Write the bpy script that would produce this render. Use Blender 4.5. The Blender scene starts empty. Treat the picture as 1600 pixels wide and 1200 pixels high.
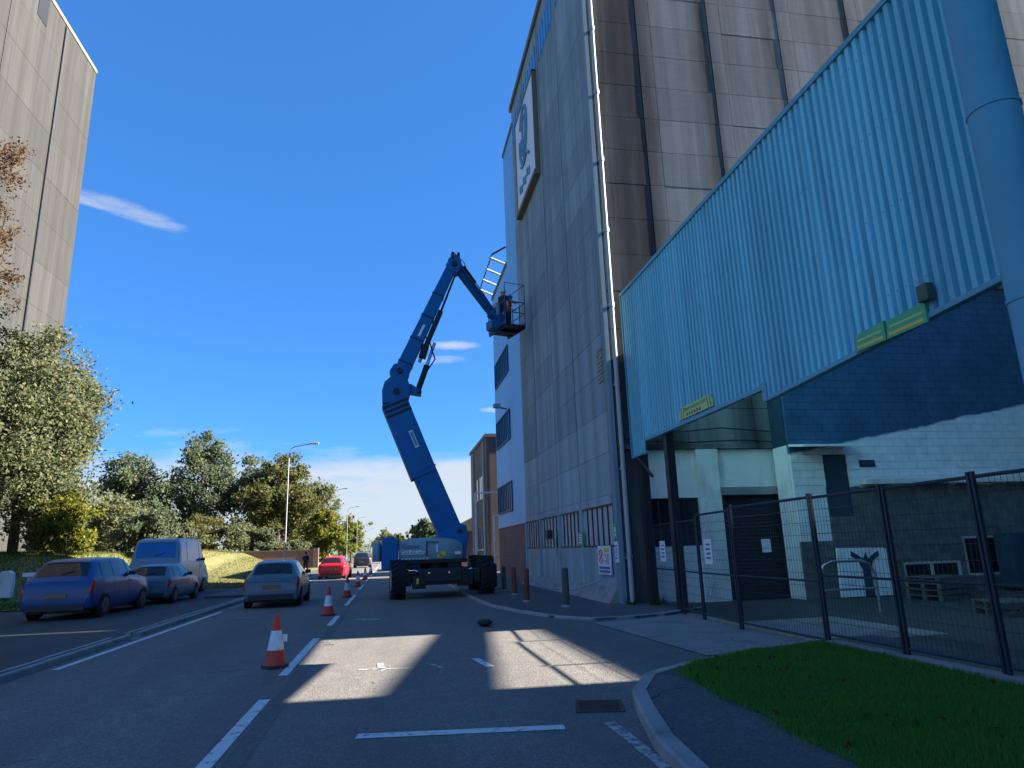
import bpy, bmesh, math, random
import numpy as np
from mathutils import Vector, Matrix
random.seed(7); rng = np.random.default_rng(7)
S = bpy.context.scene; COL = S.collection
R = math.radians
# ---------------------------------------------------------------- camera
cam_d = bpy.data.cameras.new('camera'); cam = bpy.data.objects.new('camera', cam_d); COL.objects.link(cam)
cam_d.sensor_fit = 'HORIZONTAL'; cam_d.sensor_width = 36; cam_d.lens = 36 * 1060 / 1600
cam_d.clip_start = .05; cam_d.clip_end = 3000
Yc = Vector((609 - 800, -(863 - 600), 1060)).normalized()       # the road direction seen by the lens
Zc = Vector((-.034, 1, 0)); Zc.z = -(Zc.x * Yc.x + Zc.y * Yc.y) / Yc.z; Zc.normalize()
Xc = Yc.cross(Zc)
if Xc.x < 0: Xc = -Xc
right = Vector((Xc.x, Yc.x, Zc.x)); up = Vector((Xc.y, Yc.y, Zc.y)); fwd = Vector((Xc.z, Yc.z, Zc.z))
cam.matrix_world = Matrix(((right.x, up.x, -fwd.x, 0), (right.y, up.y, -fwd.y, 0), (right.z, up.z, -fwd.z, 1.6), (0, 0, 0, 1)))
S.camera = cam
# ---------------------------------------------------------------- sky, sun, exposure
SUN_AZ, SUN_EL = 92.5, 27.9            # degrees clockwise from the road direction (+y), elevation
W = bpy.data.worlds.new('World'); S.world = W; W.use_nodes = True
wn, wl = W.node_tree.nodes, W.node_tree.links
bg = wn['Background']; bg.inputs[1].default_value = .05
sky = wn.new('ShaderNodeTexSky'); sky.sky_type = 'NISHITA'; sky.sun_disc = False
sky.sun_elevation = R(SUN_EL); sky.sun_rotation = R(SUN_AZ); sky.air_density = 1.0; sky.dust_density = .1; sky.ozone_density = 3.0
def wnode(t, **k):
    n = wn.new(t)
    for a, b in k.items(): setattr(n, a, b)
    return n
def wmath(op, a, b=None, clamp=False):
    n = wnode('ShaderNodeMath', operation=op, use_clamp=clamp)
    for i, x in enumerate((a, b)):
        if x is None: continue
        if isinstance(x, (int, float)): n.inputs[i].default_value = x
        else: wl.new(x, n.inputs[i])
    return n.outputs[0]
tc = wnode('ShaderNodeTexCoord'); sp = wnode('ShaderNodeSeparateXYZ'); wl.new(tc.outputs['Generated'], sp.inputs[0])
def wnoise(scale, sx, sy, sz, detail=7, rough=.6):
    m = wnode('ShaderNodeMapping'); m.inputs['Scale'].default_value = (sx, sy, sz); wl.new(tc.outputs['Generated'], m.inputs[0])
    n = wnode('ShaderNodeTexNoise'); n.inputs['Scale'].default_value = scale; n.inputs['Detail'].default_value = detail
    n.inputs['Roughness'].default_value = rough; wl.new(m.outputs[0], n.inputs['Vector']); return n.outputs[0]
n1 = wnoise(2.6, 1, 1, 5.5)
# low cloud bank all round the horizon
band = wmath('SUBTRACT', 1.0, wmath('DIVIDE', sp.outputs['Z'], .235), True)
low = wmath('MULTIPLY', wmath('SUBTRACT', wmath('ADD', wmath('MULTIPLY', band, .85), n1), .80), 4.5, True)
low = wmath('MULTIPLY', low, .86)
def wisp(dx, dy, dz, wid, thin, tilt, gain):
    """thin streak of cirrus round one direction of the sky"""
    d = Vector((dx, dy, dz)).normalized(); h = Vector((d.y, -d.x, 0)).normalized(); v = h.cross(d)
    h2 = h * math.cos(tilt) + v * math.sin(tilt); v2 = v * math.cos(tilt) - h * math.sin(tilt)
    def dot(vec):
        n = wnode('ShaderNodeVectorMath', operation='DOT_PRODUCT'); wl.new(tc.outputs['Generated'], n.inputs[0]); n.inputs[1].default_value = vec; return n.outputs['Value']
    a = wmath('POWER', wmath('DIVIDE', dot(h2), wid), 2.0); b = wmath('POWER', wmath('DIVIDE', dot(v2), thin), 2.0)
    front = wmath('GREATER_THAN', dot(d), 0.0)
    e = wmath('SUBTRACT', 1.0, wmath('ADD', a, b), True)
    nn = wnoise(26, 1, 1, 4.5, 8, .72)
    m = wmath('MULTIPLY', wmath('SUBTRACT', wmath('ADD', wmath('MULTIPLY', e, .55), nn), .66), gain, True)
    return wmath('MULTIPLY', wmath('MULTIPLY', m, front), wmath('MULTIPLY', e, 1.6, True))
def pixdir(px, py):
    c = Vector((px - 800, -(py - 600), 1060)); return Vector((Xc.dot(c), Yc.dot(c), Zc.dot(c)))
cl = low
for args in ((*pixdir(205, 330), .085, .015, -.17, 1.05), (*pixdir(130, 312), .07, .008, -.1, 1.2), (*pixdir(704, 540), .05, .010, 0, 1.6), (*pixdir(690, 562), .05, .008, 0, .9), (*pixdir(772, 640), .03, .006, 0, 1.2)):
    cl = wmath('MAXIMUM', cl, wisp(*args))
mixw = wnode('ShaderNodeMixRGB'); mixw.inputs[2].default_value = (3.1, 3.3, 3.5, 1)
wl.new(cl, mixw.inputs[0]); tint = wnode('ShaderNodeMixRGB', blend_type='MULTIPLY'); tint.inputs[0].default_value = 1; tint.inputs[2].default_value = (.31, .69, 1.13, 1); wl.new(sky.outputs[0], tint.inputs[1]); hz_ = wnode('ShaderNodeMixRGB'); hz_.inputs[0].default_value = .4; hz_.inputs[2].default_value = (.31, 1.27, 3.5, 1); wl.new(tint.outputs[0], hz_.inputs[1]); wl.new(hz_.outputs[0], mixw.inputs[1]); wl.new(mixw.outputs[0], bg.inputs[0])
sd = bpy.data.lights.new('sun', 'SUN'); sd.energy = 5.0; sd.angle = R(.53); sd.color = (1, .93, .82)
sun = bpy.data.objects.new('sun', sd); COL.objects.link(sun)
sdir = Vector((math.sin(R(SUN_AZ)) * math.cos(R(SUN_EL)), math.cos(R(SUN_AZ)) * math.cos(R(SUN_EL)), math.sin(R(SUN_EL))))
sun.rotation_euler = sdir.to_track_quat('Z', 'Y').to_euler(); sun.location = (60, -5, 60)
vs = S.view_settings; vs.view_transform = 'Standard'; vs.look = 'None'; vs.gamma = 1; vs.exposure = 2.3; vs.use_curve_mapping = False
S.render.engine = 'CYCLES'; S.cycles.use_denoising = True; S.cycles.max_bounces = 6
try: S.cycles.denoiser = 'OPENIMAGEDENOISE'
except Exception: pass
# ---------------------------------------------------------------- material helpers
MATS = {}
class NT:
    def __init__(s, name):
        s.m = bpy.data.materials.new(name); s.m.use_nodes = True; s.n = s.m.node_tree.nodes; s.l = s.m.node_tree.links
        s.b = s.n['Principled BSDF']; MATS[name] = s.m; s.geo = None
    def new(s, t, **k):
        n = s.n.new(t)
        for a, b in k.items(): setattr(n, a, b)
        return n
    def pos(s, scale=(1, 1, 1), rot=(0, 0, 0)):
        if s.geo is None: s.geo = s.new('ShaderNodeNewGeometry')
        mp = s.new('ShaderNodeMapping'); mp.inputs['Scale'].default_value = scale; mp.inputs['Rotation'].default_value = rot
        s.l.new(s.geo.outputs['Position'], mp.inputs[0]); return mp.outputs[0]
    def noise(s, scale, sc=(1, 1, 1), detail=5, rough=.6):
        n = s.new('ShaderNodeTexNoise'); n.inputs['Scale'].default_value = scale; n.inputs['Detail'].default_value = detail
        n.inputs['Roughness'].default_value = rough; s.l.new(s.pos(sc), n.inputs['Vector']); return n.outputs[0]
    def ramp(s, fac, *stops):
        r = s.new('ShaderNodeValToRGB'); e = r.color_ramp.elements
        while len(e) < len(stops): e.new(.5)
        for q, (p, c) in zip(e, stops): q.position = p; q.color = (*c, 1) if len(c) == 3 else c
        s.l.new(fac, r.inputs[0]); return r.outputs[0]
    def mix(s, fac, a, b, mode='MIX'):
        m = s.new('ShaderNodeMixRGB', blend_type=mode)
        for i, x in enumerate((fac, a, b)):
            if hasattr(x, 'is_output'): s.l.new(x, m.inputs[i])
            elif isinstance(x, (int, float)): m.inputs[i].default_value = x
            else: m.inputs[i].default_value = (*x, 1)
        return m.outputs[0]
    def math(s, op, a, b=None, clamp=False):
        n = s.new('ShaderNodeMath', operation=op, use_clamp=clamp)
        for i, x in enumerate((a, b)):
            if x is None: continue
            if isinstance(x, (int, float)): n.inputs[i].default_value = x
            else: s.l.new(x, n.inputs[i])
        return n.outputs[0]
    def bump(s, h, strength=.3, dist=.01):
        b = s.new('ShaderNodeBump'); b.inputs['Strength'].default_value = strength; b.inputs['Distance'].default_value = dist
        s.l.new(h, b.inputs['Height']); s.l.new(b.outputs[0], s.b.inputs['Normal'])
    def col(s, c): s.l.new(c, s.b.inputs['Base Color'])
    def done(s, rough=.8, metal=0, spec=.5):
        s.b.inputs['Roughness'].default_value = rough; s.b.inputs['Metallic'].default_value = metal
        s.b.inputs['Specular IOR Level'].default_value = spec; return s.m
def v3(c, k): return tuple(min(1, x * k) for x in c)
def pm(name, c, var=.25, scale=3, rough=.8, bump=.15, sc=(1, 1, 1), fine=60, metal=0, spec=.4, dirt=None, coat=0):
    t = NT(name); a = t.noise(scale, sc); b = t.noise(fine, (1, 1, 1), 3)
    cc = t.ramp(a, (.3, v3(c, 1 - var)), (.7, v3(c, 1 + var)))
    cc = t.mix(.5, cc, t.ramp(b, (.3, v3(c, 1 - var * .6)), (.7, v3(c, 1 + var * .6))))
    if dirt:
        d = t.noise(dirt[1], dirt[2] if len(dirt) > 2 else (1, 1, 1), 7, .65)
        cc = t.mix(t.ramp(d, (dirt[3] if len(dirt) > 3 else .5, (0, 0, 0)), (.75, (.8, .8, .8))), cc, dirt[0])
    t.col(cc)
    if bump: t.bump(b, bump, .01)
    if coat: t.b.inputs['Coat Weight'].default_value = coat; t.b.inputs['Coat Roughness'].default_value = .05
    return t.done(rough, metal, spec)
def flat(name, c, rough=.5, metal=0, spec=.5, coat=0): return pm(name, c, .08, 8, rough, 0, metal=metal, spec=spec, coat=coat)
# asphalt: chippings, patches and tar cracks
def asphalt(name, c, warm):
    t = NT(name)
    big = t.noise(.35, (1, .25, 1), 4); mid = t.noise(3, (1, 1, 1), 5)
    vo = t.new('ShaderNodeTexVoronoi'); vo.inputs['Scale'].default_value = 95; t.l.new(t.pos(), vo.inputs['Vector'])
    vo2 = t.new('ShaderNodeTexVoronoi'); vo2.inputs['Scale'].default_value = 38; t.l.new(t.pos(), vo2.inputs['Vector'])
    cc = t.ramp(vo.outputs['Color'], (.1, v3(c, .45)), (.55, c), (.95, v3(warm, 1.9)))
    cc = t.mix(t.ramp(vo2.outputs['Color'], (.6, (0, 0, 0)), (.95, (.55, .55, .55))), cc, v3(warm, 2.1))
    cc = t.mix(.35, cc, t.ramp(mid, (.3, v3(c, .6)), (.7, v3(c, 1.35))))
    cc = t.mix(t.ramp(big, (.35, (.55, .55, .55)), (.62, (0, 0, 0))), cc, v3(c, .6))
    # cracks
    cr = t.new('ShaderNodeTexVoronoi'); cr.feature = 'DISTANCE_TO_EDGE'; cr.inputs['Scale'].default_value = .33
    w = t.new('ShaderNodeTexNoise'); w.inputs['Scale'].default_value = 1.3; t.l.new(t.pos(), w.inputs['Vector'])
    ad = t.new('ShaderNodeVectorMath', operation='MULTIPLY_ADD'); t.l.new(w.outputs['Color'], ad.inputs[0]); ad.inputs[1].default_value = (1.3, 1.3, 0); t.l.new(t.pos(), ad.inputs[2])
    t.l.new(ad.outputs[0], cr.inputs['Vector'])
    ck = t.math('MULTIPLY', t.math('LESS_THAN', cr.outputs['Distance'], .0032), t.math('GREATER_THAN', t.noise(.5), .57))
    cc = t.mix(ck, cc, v3(c, .25))
    # tyre polish along the wheel tracks, oil drips, patchy binder
    sx_ = t.new('ShaderNodeSeparateXYZ'); t.l.new(t.geo.outputs['Position'], sx_.inputs[0])
    tr_ = t.math('SINE', t.math('ADD', t.math('MULTIPLY', sx_.outputs['X'], 3.7), t.math('MULTIPLY', t.noise(.3, (1, .15, 1), 3), 2.5)))
    cc = t.mix(t.math('MULTIPLY', t.math('MULTIPLY', t.math('ADD', tr_, .2, True), t.noise(.7, (1, .2, 1), 5), True), .45), cc, v3(c, .62))
    cc = t.mix(t.ramp(t.noise(1.6, (1, .6, 1), 7, .7), (.62, (0, 0, 0)), (.74, (.55, .55, .55))), cc, v3(c, .42))
    cc = t.mix(t.ramp(t.noise(.9, (1, 1, 1), 7, .7), (.6, (0, 0, 0)), (.75, (.4, .4, .4))), cc, v3(warm, 1.5)); t.col(cc)
    t.bump(t.math('ADD', vo.outputs['Distance'], vo2.outputs['Distance']), .55, .008)
    return t.done(.82, 0, .35)
asphalt('asphalt', (.165, .155, .142), (.20, .178, .152))
asphalt('asphalt_dark', (.06, .06, .06), (.08, .078, .07))
asphalt('asphalt_strip', (.135, .128, .12), (.16, .145, .128))
asphalt('asphalt_path', (.10, .10, .10), (.125, .118, .108))
pm('drive_concrete', (.24, .235, .22), .25, 1.5, .85, .3, dirt=((.09, .09, .085), .9, (1, 1, 1), .52))
pm('kerb_stone', (.30, .29, .27), .2, 5, .85, .3, dirt=((.12, .12, .11), 2.5))
def worn(name, c, under, amt):
    t = NT(name); n = t.noise(9, (1, 1, 1), 8, .7)
    f = t.ramp(n, (amt, (0, 0, 0)), (amt + .12, (1, 1, 1))); t.col(t.mix(f, c, under)); return t.done(.75)
worn('line_white', (.62, .62, .60), (.13, .125, .12), .54); worn('line_faint', (.42, .42, .40), (.12, .115, .11), .45)
worn('line_yellow', (.50, .36, .10), (.20, .19, .17), .46)
# concrete of the silos: lifts, rain streaks, soot
def silo_mat(name, c, dark, streak, soot=None):
    t = NT(name)
    st = t.noise(1.0, (1.6, 1.6, .045), 6, .7); n2 = t.noise(.55, (1, 1, .35), 6, .65); fine = t.noise(26, (1, 1, 1), 4); mid = t.noise(4, (.6, .6, 1.6), 6)
    oi = t.new('ShaderNodeObjectInfo')
    cc = t.ramp(n2, (.28, v3(c, .72)), (.72, v3(c, 1.25)))
    cc = t.mix(.35, cc, t.ramp(mid, (.3, v3(c, .6)), (.7, v3(c, 1.3))))
    cc = t.mix(.22, cc, t.ramp(fine, (.35, v3(c, .55)), (.7, v3(c, 1.4))))
    cc = t.mix(.55, cc, t.mix(oi.outputs['Random'], v3(c, .74), v3(c, 1.18)), 'MIX')
    cc = t.mix(t.math('MULTIPLY', t.ramp(st, (.42, (0, 0, 0)), (.60, (1, 1, 1))), streak), cc, dark)
    if soot:
        xs = t.new('ShaderNodeSeparateXYZ'); t.l.new(t.geo.outputs['Position'], xs.inputs[0])
        wob = t.math('MULTIPLY', t.math('SUBTRACT', t.noise(.35, (1, 1, .4), 5), .5), 1.4)
        for x0, wd, k in soot:
            d = t.math('DIVIDE', t.math('ABSOLUTE', t.math('SUBTRACT', t.math('ADD', xs.outputs['X'], wob), x0)), wd)
            f = t.math('MULTIPLY', t.math('MULTIPLY', t.math('SUBTRACT', 1.0, d, True), k, True), t.ramp(t.noise(1.1, (1.5, 1.5, .12), 5), (.3, (.4, .4, .4)), (.6, (1, 1, 1))))
            cc = t.mix(f, cc, v3(dark, .5))
    pat = t.noise(1.7, (1, 1, 1.5), 7, .75)
    cc = t.mix(t.ramp(pat, (.66, (0, 0, 0)), (.72, (.45, .45, .45))), cc, v3(c, 1.9))
    t.col(cc)
    wv = t.new('ShaderNodeTexWave'); wv.bands_direction = 'Z'; wv.inputs['Scale'].default_value = 1.6; wv.inputs['Distortion'].default_value = .6; t.l.new(t.pos(), wv.inputs['Vector'])
    t.bump(t.math('ADD', t.math('MULTIPLY', wv.outputs['Fac'], .12), fine), .25, .012)
    return t.done(.9, 0, .25)
silo_mat('concrete_front', (.27, .38, .44), (.15, .205, .24), .65)  # blue of skylit shade is put into this base colour, concrete_low too
silo_mat('concrete_low', (.35, .46, .52), (.21, .27, .31), .6)
silo_mat('concrete_side', (.235, .23, .222), (.08, .076, .073), .55, ((7.65, .8, 1.5), (6.9, 2.2, 1.1), (10.4, .5, 1.0), (13.0, .55, .8), (15.9, .5, .8)))
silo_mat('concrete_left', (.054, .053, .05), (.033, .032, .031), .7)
pm('joint_dark', (.035, .035, .037), .2, 2, .95, 0)
pm('plinth_concrete', (.30, .30, .285), .3, 2, .9, .3, dirt=((.10, .11, .10), 1.5))
t = NT('teal_sheet'); oi = t.new('ShaderNodeObjectInfo'); c = (.19, .58, .70)
cc = t.ramp(t.noise(.8, (1, 1, .2), 5), (.3, v3(c, .75)), (.7, v3(c, 1.15))); cc = t.mix(.35, cc, t.mix(oi.outputs['Random'], v3(c, .7), v3(c, 1.25)))
cc = t.mix(t.ramp(t.noise(1.3, (3, 3, .12), 6, .7), (.5, (0, 0, 0)), (.75, (.75, .75, .75))), cc, (.09, .29, .37)); cc = t.mix(t.ramp(t.noise(2.2, (4, 4, .2), 7, .75), (.66, (0, 0, 0)), (.78, (.6, .6, .6))), cc, (.17, .13, .09)); t.col(cc); t.bump(t.noise(1.6, (1, 1, .5), 3), .25, .03); t.done(.5, 0, .4)
pm('teal_trim', (.10, .34, .45), .15, 1, .5, .03)
pm('blue_clad', (.17, .47, .85), .12, .6, .5, .05, (1, 1, .2))
t = NT('brickwork'); br = t.new('ShaderNodeTexBrick'); br.inputs['Scale'].default_value = 1; br.inputs['Brick Width'].default_value = .225; br.inputs['Row Height'].default_value = .075; br.inputs['Mortar Size'].default_value = .01
br.inputs['Color1'].default_value = (.24, .10, .085, 1); br.inputs['Color2'].default_value = (.17, .075, .065, 1); br.inputs['Mortar'].default_value = (.25, .23, .21, 1)
cx = t.new('ShaderNodeCombineXYZ'); sx = t.new('ShaderNodeSeparateXYZ'); t.l.new(t.pos(), sx.inputs[0]); t.l.new(t.math('ADD', sx.outputs[0], sx.outputs[1]), cx.inputs[0]); t.l.new(sx.outputs[2], cx.inputs[1]); t.l.new(cx.outputs[0], br.inputs['Vector'])
t.col(t.mix(.35, br.outputs['Color'], t.ramp(t.noise(1.2), (.3, (.09, .05, .045)), (.7, (.25, .13, .11))))); t.done(.9)
pm('brown_render', (.17, .135, .11), .25, 1, .9, .2, (1, 1, .3)); pm('white_render', (.74, .73, .71), .12, 1.2, .85, .15, dirt=((.30, .27, .23), 1.1, (1, 1, .4), .52))
t = NT('block_paint')   # navy gloss above a ragged raking line, chalky white below it, bare block near the floor
xs = t.new('ShaderNodeSeparateXYZ'); g_ = t.pos(); t.l.new(t.geo.outputs['Position'], xs.inputs[0])
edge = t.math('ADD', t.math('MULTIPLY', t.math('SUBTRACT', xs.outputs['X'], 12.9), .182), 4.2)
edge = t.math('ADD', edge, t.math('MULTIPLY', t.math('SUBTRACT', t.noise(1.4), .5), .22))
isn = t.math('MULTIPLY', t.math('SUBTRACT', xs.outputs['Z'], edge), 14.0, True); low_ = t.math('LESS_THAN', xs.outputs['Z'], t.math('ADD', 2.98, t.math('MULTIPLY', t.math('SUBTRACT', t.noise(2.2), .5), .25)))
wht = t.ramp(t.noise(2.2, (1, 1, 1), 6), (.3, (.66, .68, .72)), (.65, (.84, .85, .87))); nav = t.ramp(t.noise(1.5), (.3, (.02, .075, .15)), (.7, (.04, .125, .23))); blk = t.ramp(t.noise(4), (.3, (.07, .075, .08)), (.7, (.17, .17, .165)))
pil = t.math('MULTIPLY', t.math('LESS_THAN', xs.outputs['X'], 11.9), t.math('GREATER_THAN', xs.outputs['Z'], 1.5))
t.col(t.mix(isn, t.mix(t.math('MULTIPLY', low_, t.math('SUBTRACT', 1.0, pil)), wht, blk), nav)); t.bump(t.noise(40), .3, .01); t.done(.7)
pm('navy_panel', (.02, .05, .085), .3, 2, .6, .1); pm('white_panel', (.80, .82, .85), .1, 2, .5, .05, dirt=((.35, .35, .35), 2))
pm('galvanised', (.34, .36, .38), .15, 4, .45, .05, metal=.7); pm('black_steel', (.02, .022, .026), .3, 5, .5, .05); pm('fence_grey', (.026, .042, .062), .3, 5, .5, .05, metal=.3)
pm('grey_pipe', (.42, .43, .44), .15, 3, .5, .05, (1, 1, .2)); pm('timber_red', (.20, .055, .035), .3, 4, .85, .2, dirt=((.07, .05, .04), 4)); pm('timber_grey', (.10, .095, .085), .3, 4, .9, .3)
def glass(name, c, rough=.06):
    m = pm(name, c, .25, 1.3, rough, 0, spec=.45); return m
glass('window_glass', (.10, .13, .17)); glass('dark_glass', (.012, .016, .02), .05); glass('ribbed_glazing', (.40, .47, .50), .5); glass('sky_reflect_glass', (.01, .16, .42), .08)  # last glass: the blue of the reflected sky is put into its base colour
# boom lift
pm('lift_blue', (.0005, .135, .36), .16, 2, .5, .03, spec=.3, dirt=((.01, .09, .22), 5, (1, 1, 1), .56)); pm('lift_grey', (.24, .34, .36), .08, 2, .4, .02); pm('rubber', (.018, .018, .02), .3, 10, .85, .2); pm('dark_metal', (.025, .027, .032), .35, 5, .5, .08, metal=.4)
flat('chrome', (.55, .56, .58), .15, 1); flat('white_paint', (.78, .78, .76), .5); flat('black_paint', (.015, .015, .017), .5); flat('yellow_paint', (.75, .60, .05), .5); flat('logo_teal', (.03, .17, .22), .5)
pm('cone_red', (.62, .055, .03), .15, 6, .5, .05); pm('cone_white', (.72, .73, .74), .12, 6, .4, .02, dirt=((.35, .33, .32), 7)); pm('cone_base', (.09, .045, .04), .3, 8, .8, .1)
flat('orange_vest', (.85, .16, .03), .7); flat('yellow_vest', (.65, .70, .05), .7); flat('navy_cloth', (.02, .025, .05), .85); flat('dark_cloth', (.025, .025, .03), .85); flat('skin', (.42, .24, .17), .6); flat('hair', (.03, .02, .015), .7)
# signs
flat('sign_lime', (.42, .60, .16), .45); flat('sign_green', (.06, .42, .20), .45); flat('sign_white', (.75, .78, .82), .4); flat('sign_blue', (.04, .13, .38), .4); flat('sign_red', (.60, .03, .05), .4); flat('sign_dark', (.05, .09, .06), .5); flat('sign_yellow', (.62, .55, .10), .4); flat('logo_blue', (.10, .30, .48), .5); flat('sign_frame', (.17, .15, .11), .8)
# cars
for n_, c_ in (('paint_navy', (.0005, .065, .20)), ('paint_silver', (.09, .145, .185)), ('paint_red', (.55, .012, .02)), ('paint_black', (.02, .024, .035)), ('paint_van', (.20, .27, .35)), ('paint_grey', (.10, .15, .20))):
    pm(n_, c_, .05, 2, .28, 0, spec=.35, coat=.2)
flat('tail_red', (.55, .01, .02), .2, coat=.5); flat('plate_yellow', (.16, .14, .06), .5); flat('trim_black', (.02, .02, .022), .6); flat('rim', (.12, .125, .13), .4, .6); flat('lamp_head', (.4, .41, .42), .4)
# vegetation
def leaf_mat(name, *cols):
    t = NT(name); g = t.new('ShaderNodeNewGeometry'); n = len(cols)
    c = t.ramp(g.outputs['Random Per Island'], *[((i + .5) / n, cc) for i, cc in enumerate(cols)]); t.col(c)
    tr = t.new('ShaderNodeBsdfTranslucent'); t.l.new(c, tr.inputs[0]); mx = t.new('ShaderNodeMixShader'); mx.inputs[0].default_value = .45
    out = t.n['Material Output']; t.l.new(t.b.outputs[0], mx.inputs[1]); t.l.new(tr.outputs[0], mx.inputs[2]); t.l.new(mx.outputs[0], out.inputs[0])
    return t.done(.85, 0, .08)
leaf_mat('leaf_olive', (.10, .13, .065), (.14, .165, .085), (.175, .185, .095), (.21, .195, .10))
leaf_mat('leaf_dark', (.08, .12, .07), (.11, .145, .08), (.14, .165, .09), (.17, .18, .10))
leaf_mat('leaf_gold', (.06, .09, .035), (.10, .12, .045), (.145, .14, .05), (.19, .155, .05))
leaf_mat('leaf_yellow', (.07, .10, .02), (.15, .16, .025), (.22, .20, .03))
leaf_mat('leaf_rust', (.09, .045, .02), (.14, .07, .03), (.16, .09, .045), (.06, .045, .02))
leaf_mat('grass_blade', (.04, .20, .03), (.065, .26, .035), (.11, .30, .045), (.16, .31, .06))
leaf_mat('bank_blade', (.07, .09, .02), (.12, .12, .035), (.17, .15, .05), (.21, .18, .07))
leaf_mat('verge_blade', (.03, .08, .008), (.06, .13, .014), (.10, .15, .02), (.12, .13, .03))
pm('bark', (.075, .06, .045), .35, 6, .95, .5, (1, 1, .2)); pm('lawn', (.03, .09, .014), .4, 5, .95, .3); pm('bank_grass', (.145, .135, .045), .35, .7, .95, .3, dirt=((.07, .10, .025), 1.5)); pm('verge_grass', (.055, .12, .015), .35, 2.5, .95, .3); pm('soil', (.16, .13, .09), .35, 6, .95, .4); pm('field', (.07, .09, .03), .4, .05, .95, 0)
# ---------------------------------------------------------------- mesh helpers
class MB:
    def __init__(s): s.v = []; s.f = []; s.mi = []
    def add(s, vs, fs, mi=0):
        o = len(s.v); s.v += [tuple(v) for v in vs]; s.f += [tuple(i + o for i in f) for f in fs]; s.mi += [mi] * len(fs); return s
    def box(s, x0, y0, z0, x1, y1, z1, mi=0):
        vs = [(x, y, z) for z in (z0, z1) for y in (y0, y1) for x in (x0, x1)]
        return s.add(vs, [(0, 2, 3, 1), (4, 5, 7, 6), (0, 1, 5, 4), (2, 6, 7, 3), (0, 4, 6, 2), (1, 3, 7, 5)], mi)
    def beam(s, p, q, w, h, mi=0, side=(0, 1, 0), w2=None, h2=None):
        """box beam from p to q: w across 'side', h across the third axis"""
        p, q = Vector(p), Vector(q); d = (q - p).normalized(); a = Vector(side); a = (a - d * a.dot(d)).normalized(); b = d.cross(a)
        w2 = w if w2 is None else w2; h2 = h if h2 is None else h2
        vs = [c + a * (i * ww / 2) + b * (j * hh / 2) for c, ww, hh in ((p, w, h), (q, w2, h2)) for i, j in ((-1, -1), (1, -1), (1, 1), (-1, 1))]
        return s.add(vs, [(3, 2, 1, 0), (4, 5, 6, 7), (0, 1, 5, 4), (1, 2, 6, 5), (2, 3, 7, 6), (3, 0, 4, 7)], mi)
    def tube(s, pts, r, n=8, mi=0, cap=True):
        pts = [Vector(p) for p in pts]; rs = r if isinstance(r, (list, tuple)) else [r] * len(pts); rings = []
        a = None
        for i, p in enumerate(pts):
            d = ((pts[min(i + 1, len(pts) - 1)] - p).normalized() + (p - pts[max(i - 1, 0)]).normalized()).normalized() if 0 < i < len(pts) - 1 else (pts[min(i + 1, len(pts) - 1)] - pts[max(i - 1, 0)]).normalized()
            if a is None: a = d.orthogonal().normalized()
            else: a = (a - d * a.dot(d)).normalized()
            b = d.cross(a); rings.append([p + (a * math.cos(2 * math.pi * k / n) + b * math.sin(2 * math.pi * k / n)) * rs[i] for k in range(n)])
        vs = [v for ring in rings for v in ring]
        fs = [(i * n + k, i * n + (k + 1) % n, (i + 1) * n + (k + 1) % n, (i + 1) * n + k) for i in range(len(pts) - 1) for k in range(n)]
        if cap: fs += [tuple(range(n - 1, -1, -1)), tuple((len(pts) - 1) * n + k for k in range(n))]
        return s.add(vs, fs, mi)
    def lathe(s, prof, n=24, origin=(0, 0, 0), axis='z', mi=0, cap=True):
        vs = []
        for r, h in prof:
            for k in range(n):
                c, q = r * math.cos(2 * math.pi * k / n), r * math.sin(2 * math.pi * k / n)
                p = {'z': (c, q, h), 'x': (h, c, q), 'y': (q, h, c)}[axis]; vs.append((p[0] + origin[0], p[1] + origin[1], p[2] + origin[2]))
        fs = [(i * n + k, i * n + (k + 1) % n, (i + 1) * n + (k + 1) % n, (i + 1) * n + k) for i in range(len(prof) - 1) for k in range(n)]
        if cap: fs += [tuple(range(n - 1, -1, -1)), tuple((len(prof) - 1) * n + k for k in range(n))]
        return s.add(vs, fs, mi)
    def prism(s, poly, z0, z1, mi=0):
        n = len(poly); vs = [(x, y, z0) for x, y in poly] + [(x, y, z1) for x, y in poly]
        return s.add(vs, [tuple(range(n - 1, -1, -1)), tuple(range(n, 2 * n))] + [(k, (k + 1) % n, n + (k + 1) % n, n + k) for k in range(n)], mi)
    def extrude(s, poly, axis, a0, a1, mi=0):
        """polygon in the plane normal to 'axis' (x: (y,z); y: (x,z)), extruded along it"""
        n = len(poly); f = (lambda u, v, a: (a, u, v)) if axis == 'x' else (lambda u, v, a: (u, a, v))
        vs = [f(u, v, a0) for u, v in poly] + [f(u, v, a1) for u, v in poly]
        return s.add(vs, [tuple(range(n - 1, -1, -1)), tuple(range(n, 2 * n))] + [(k, (k + 1) % n, n + (k + 1) % n, n + k) for k in range(n)], mi)
    def mesh(s, name, mats, smooth=False):
        me = bpy.data.meshes.new(name); me.from_pydata(s.v, [], s.f)
        for m in (mats if isinstance(mats, (list, tuple)) else [mats]): me.materials.append(MATS[m])
        if any(s.mi): me.polygons.foreach_set('material_index', s.mi)
        bm = bmesh.new(); bm.from_mesh(me); bmesh.ops.recalc_face_normals(bm, faces=bm.faces); bm.to_mesh(me); bm.free()
        if smooth:
            me.polygons.foreach_set('use_smooth', [True] * len(me.polygons))
            try: me.set_sharp_from_angle(angle=R(38))
            except Exception: pass
        me.update(); return me
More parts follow.
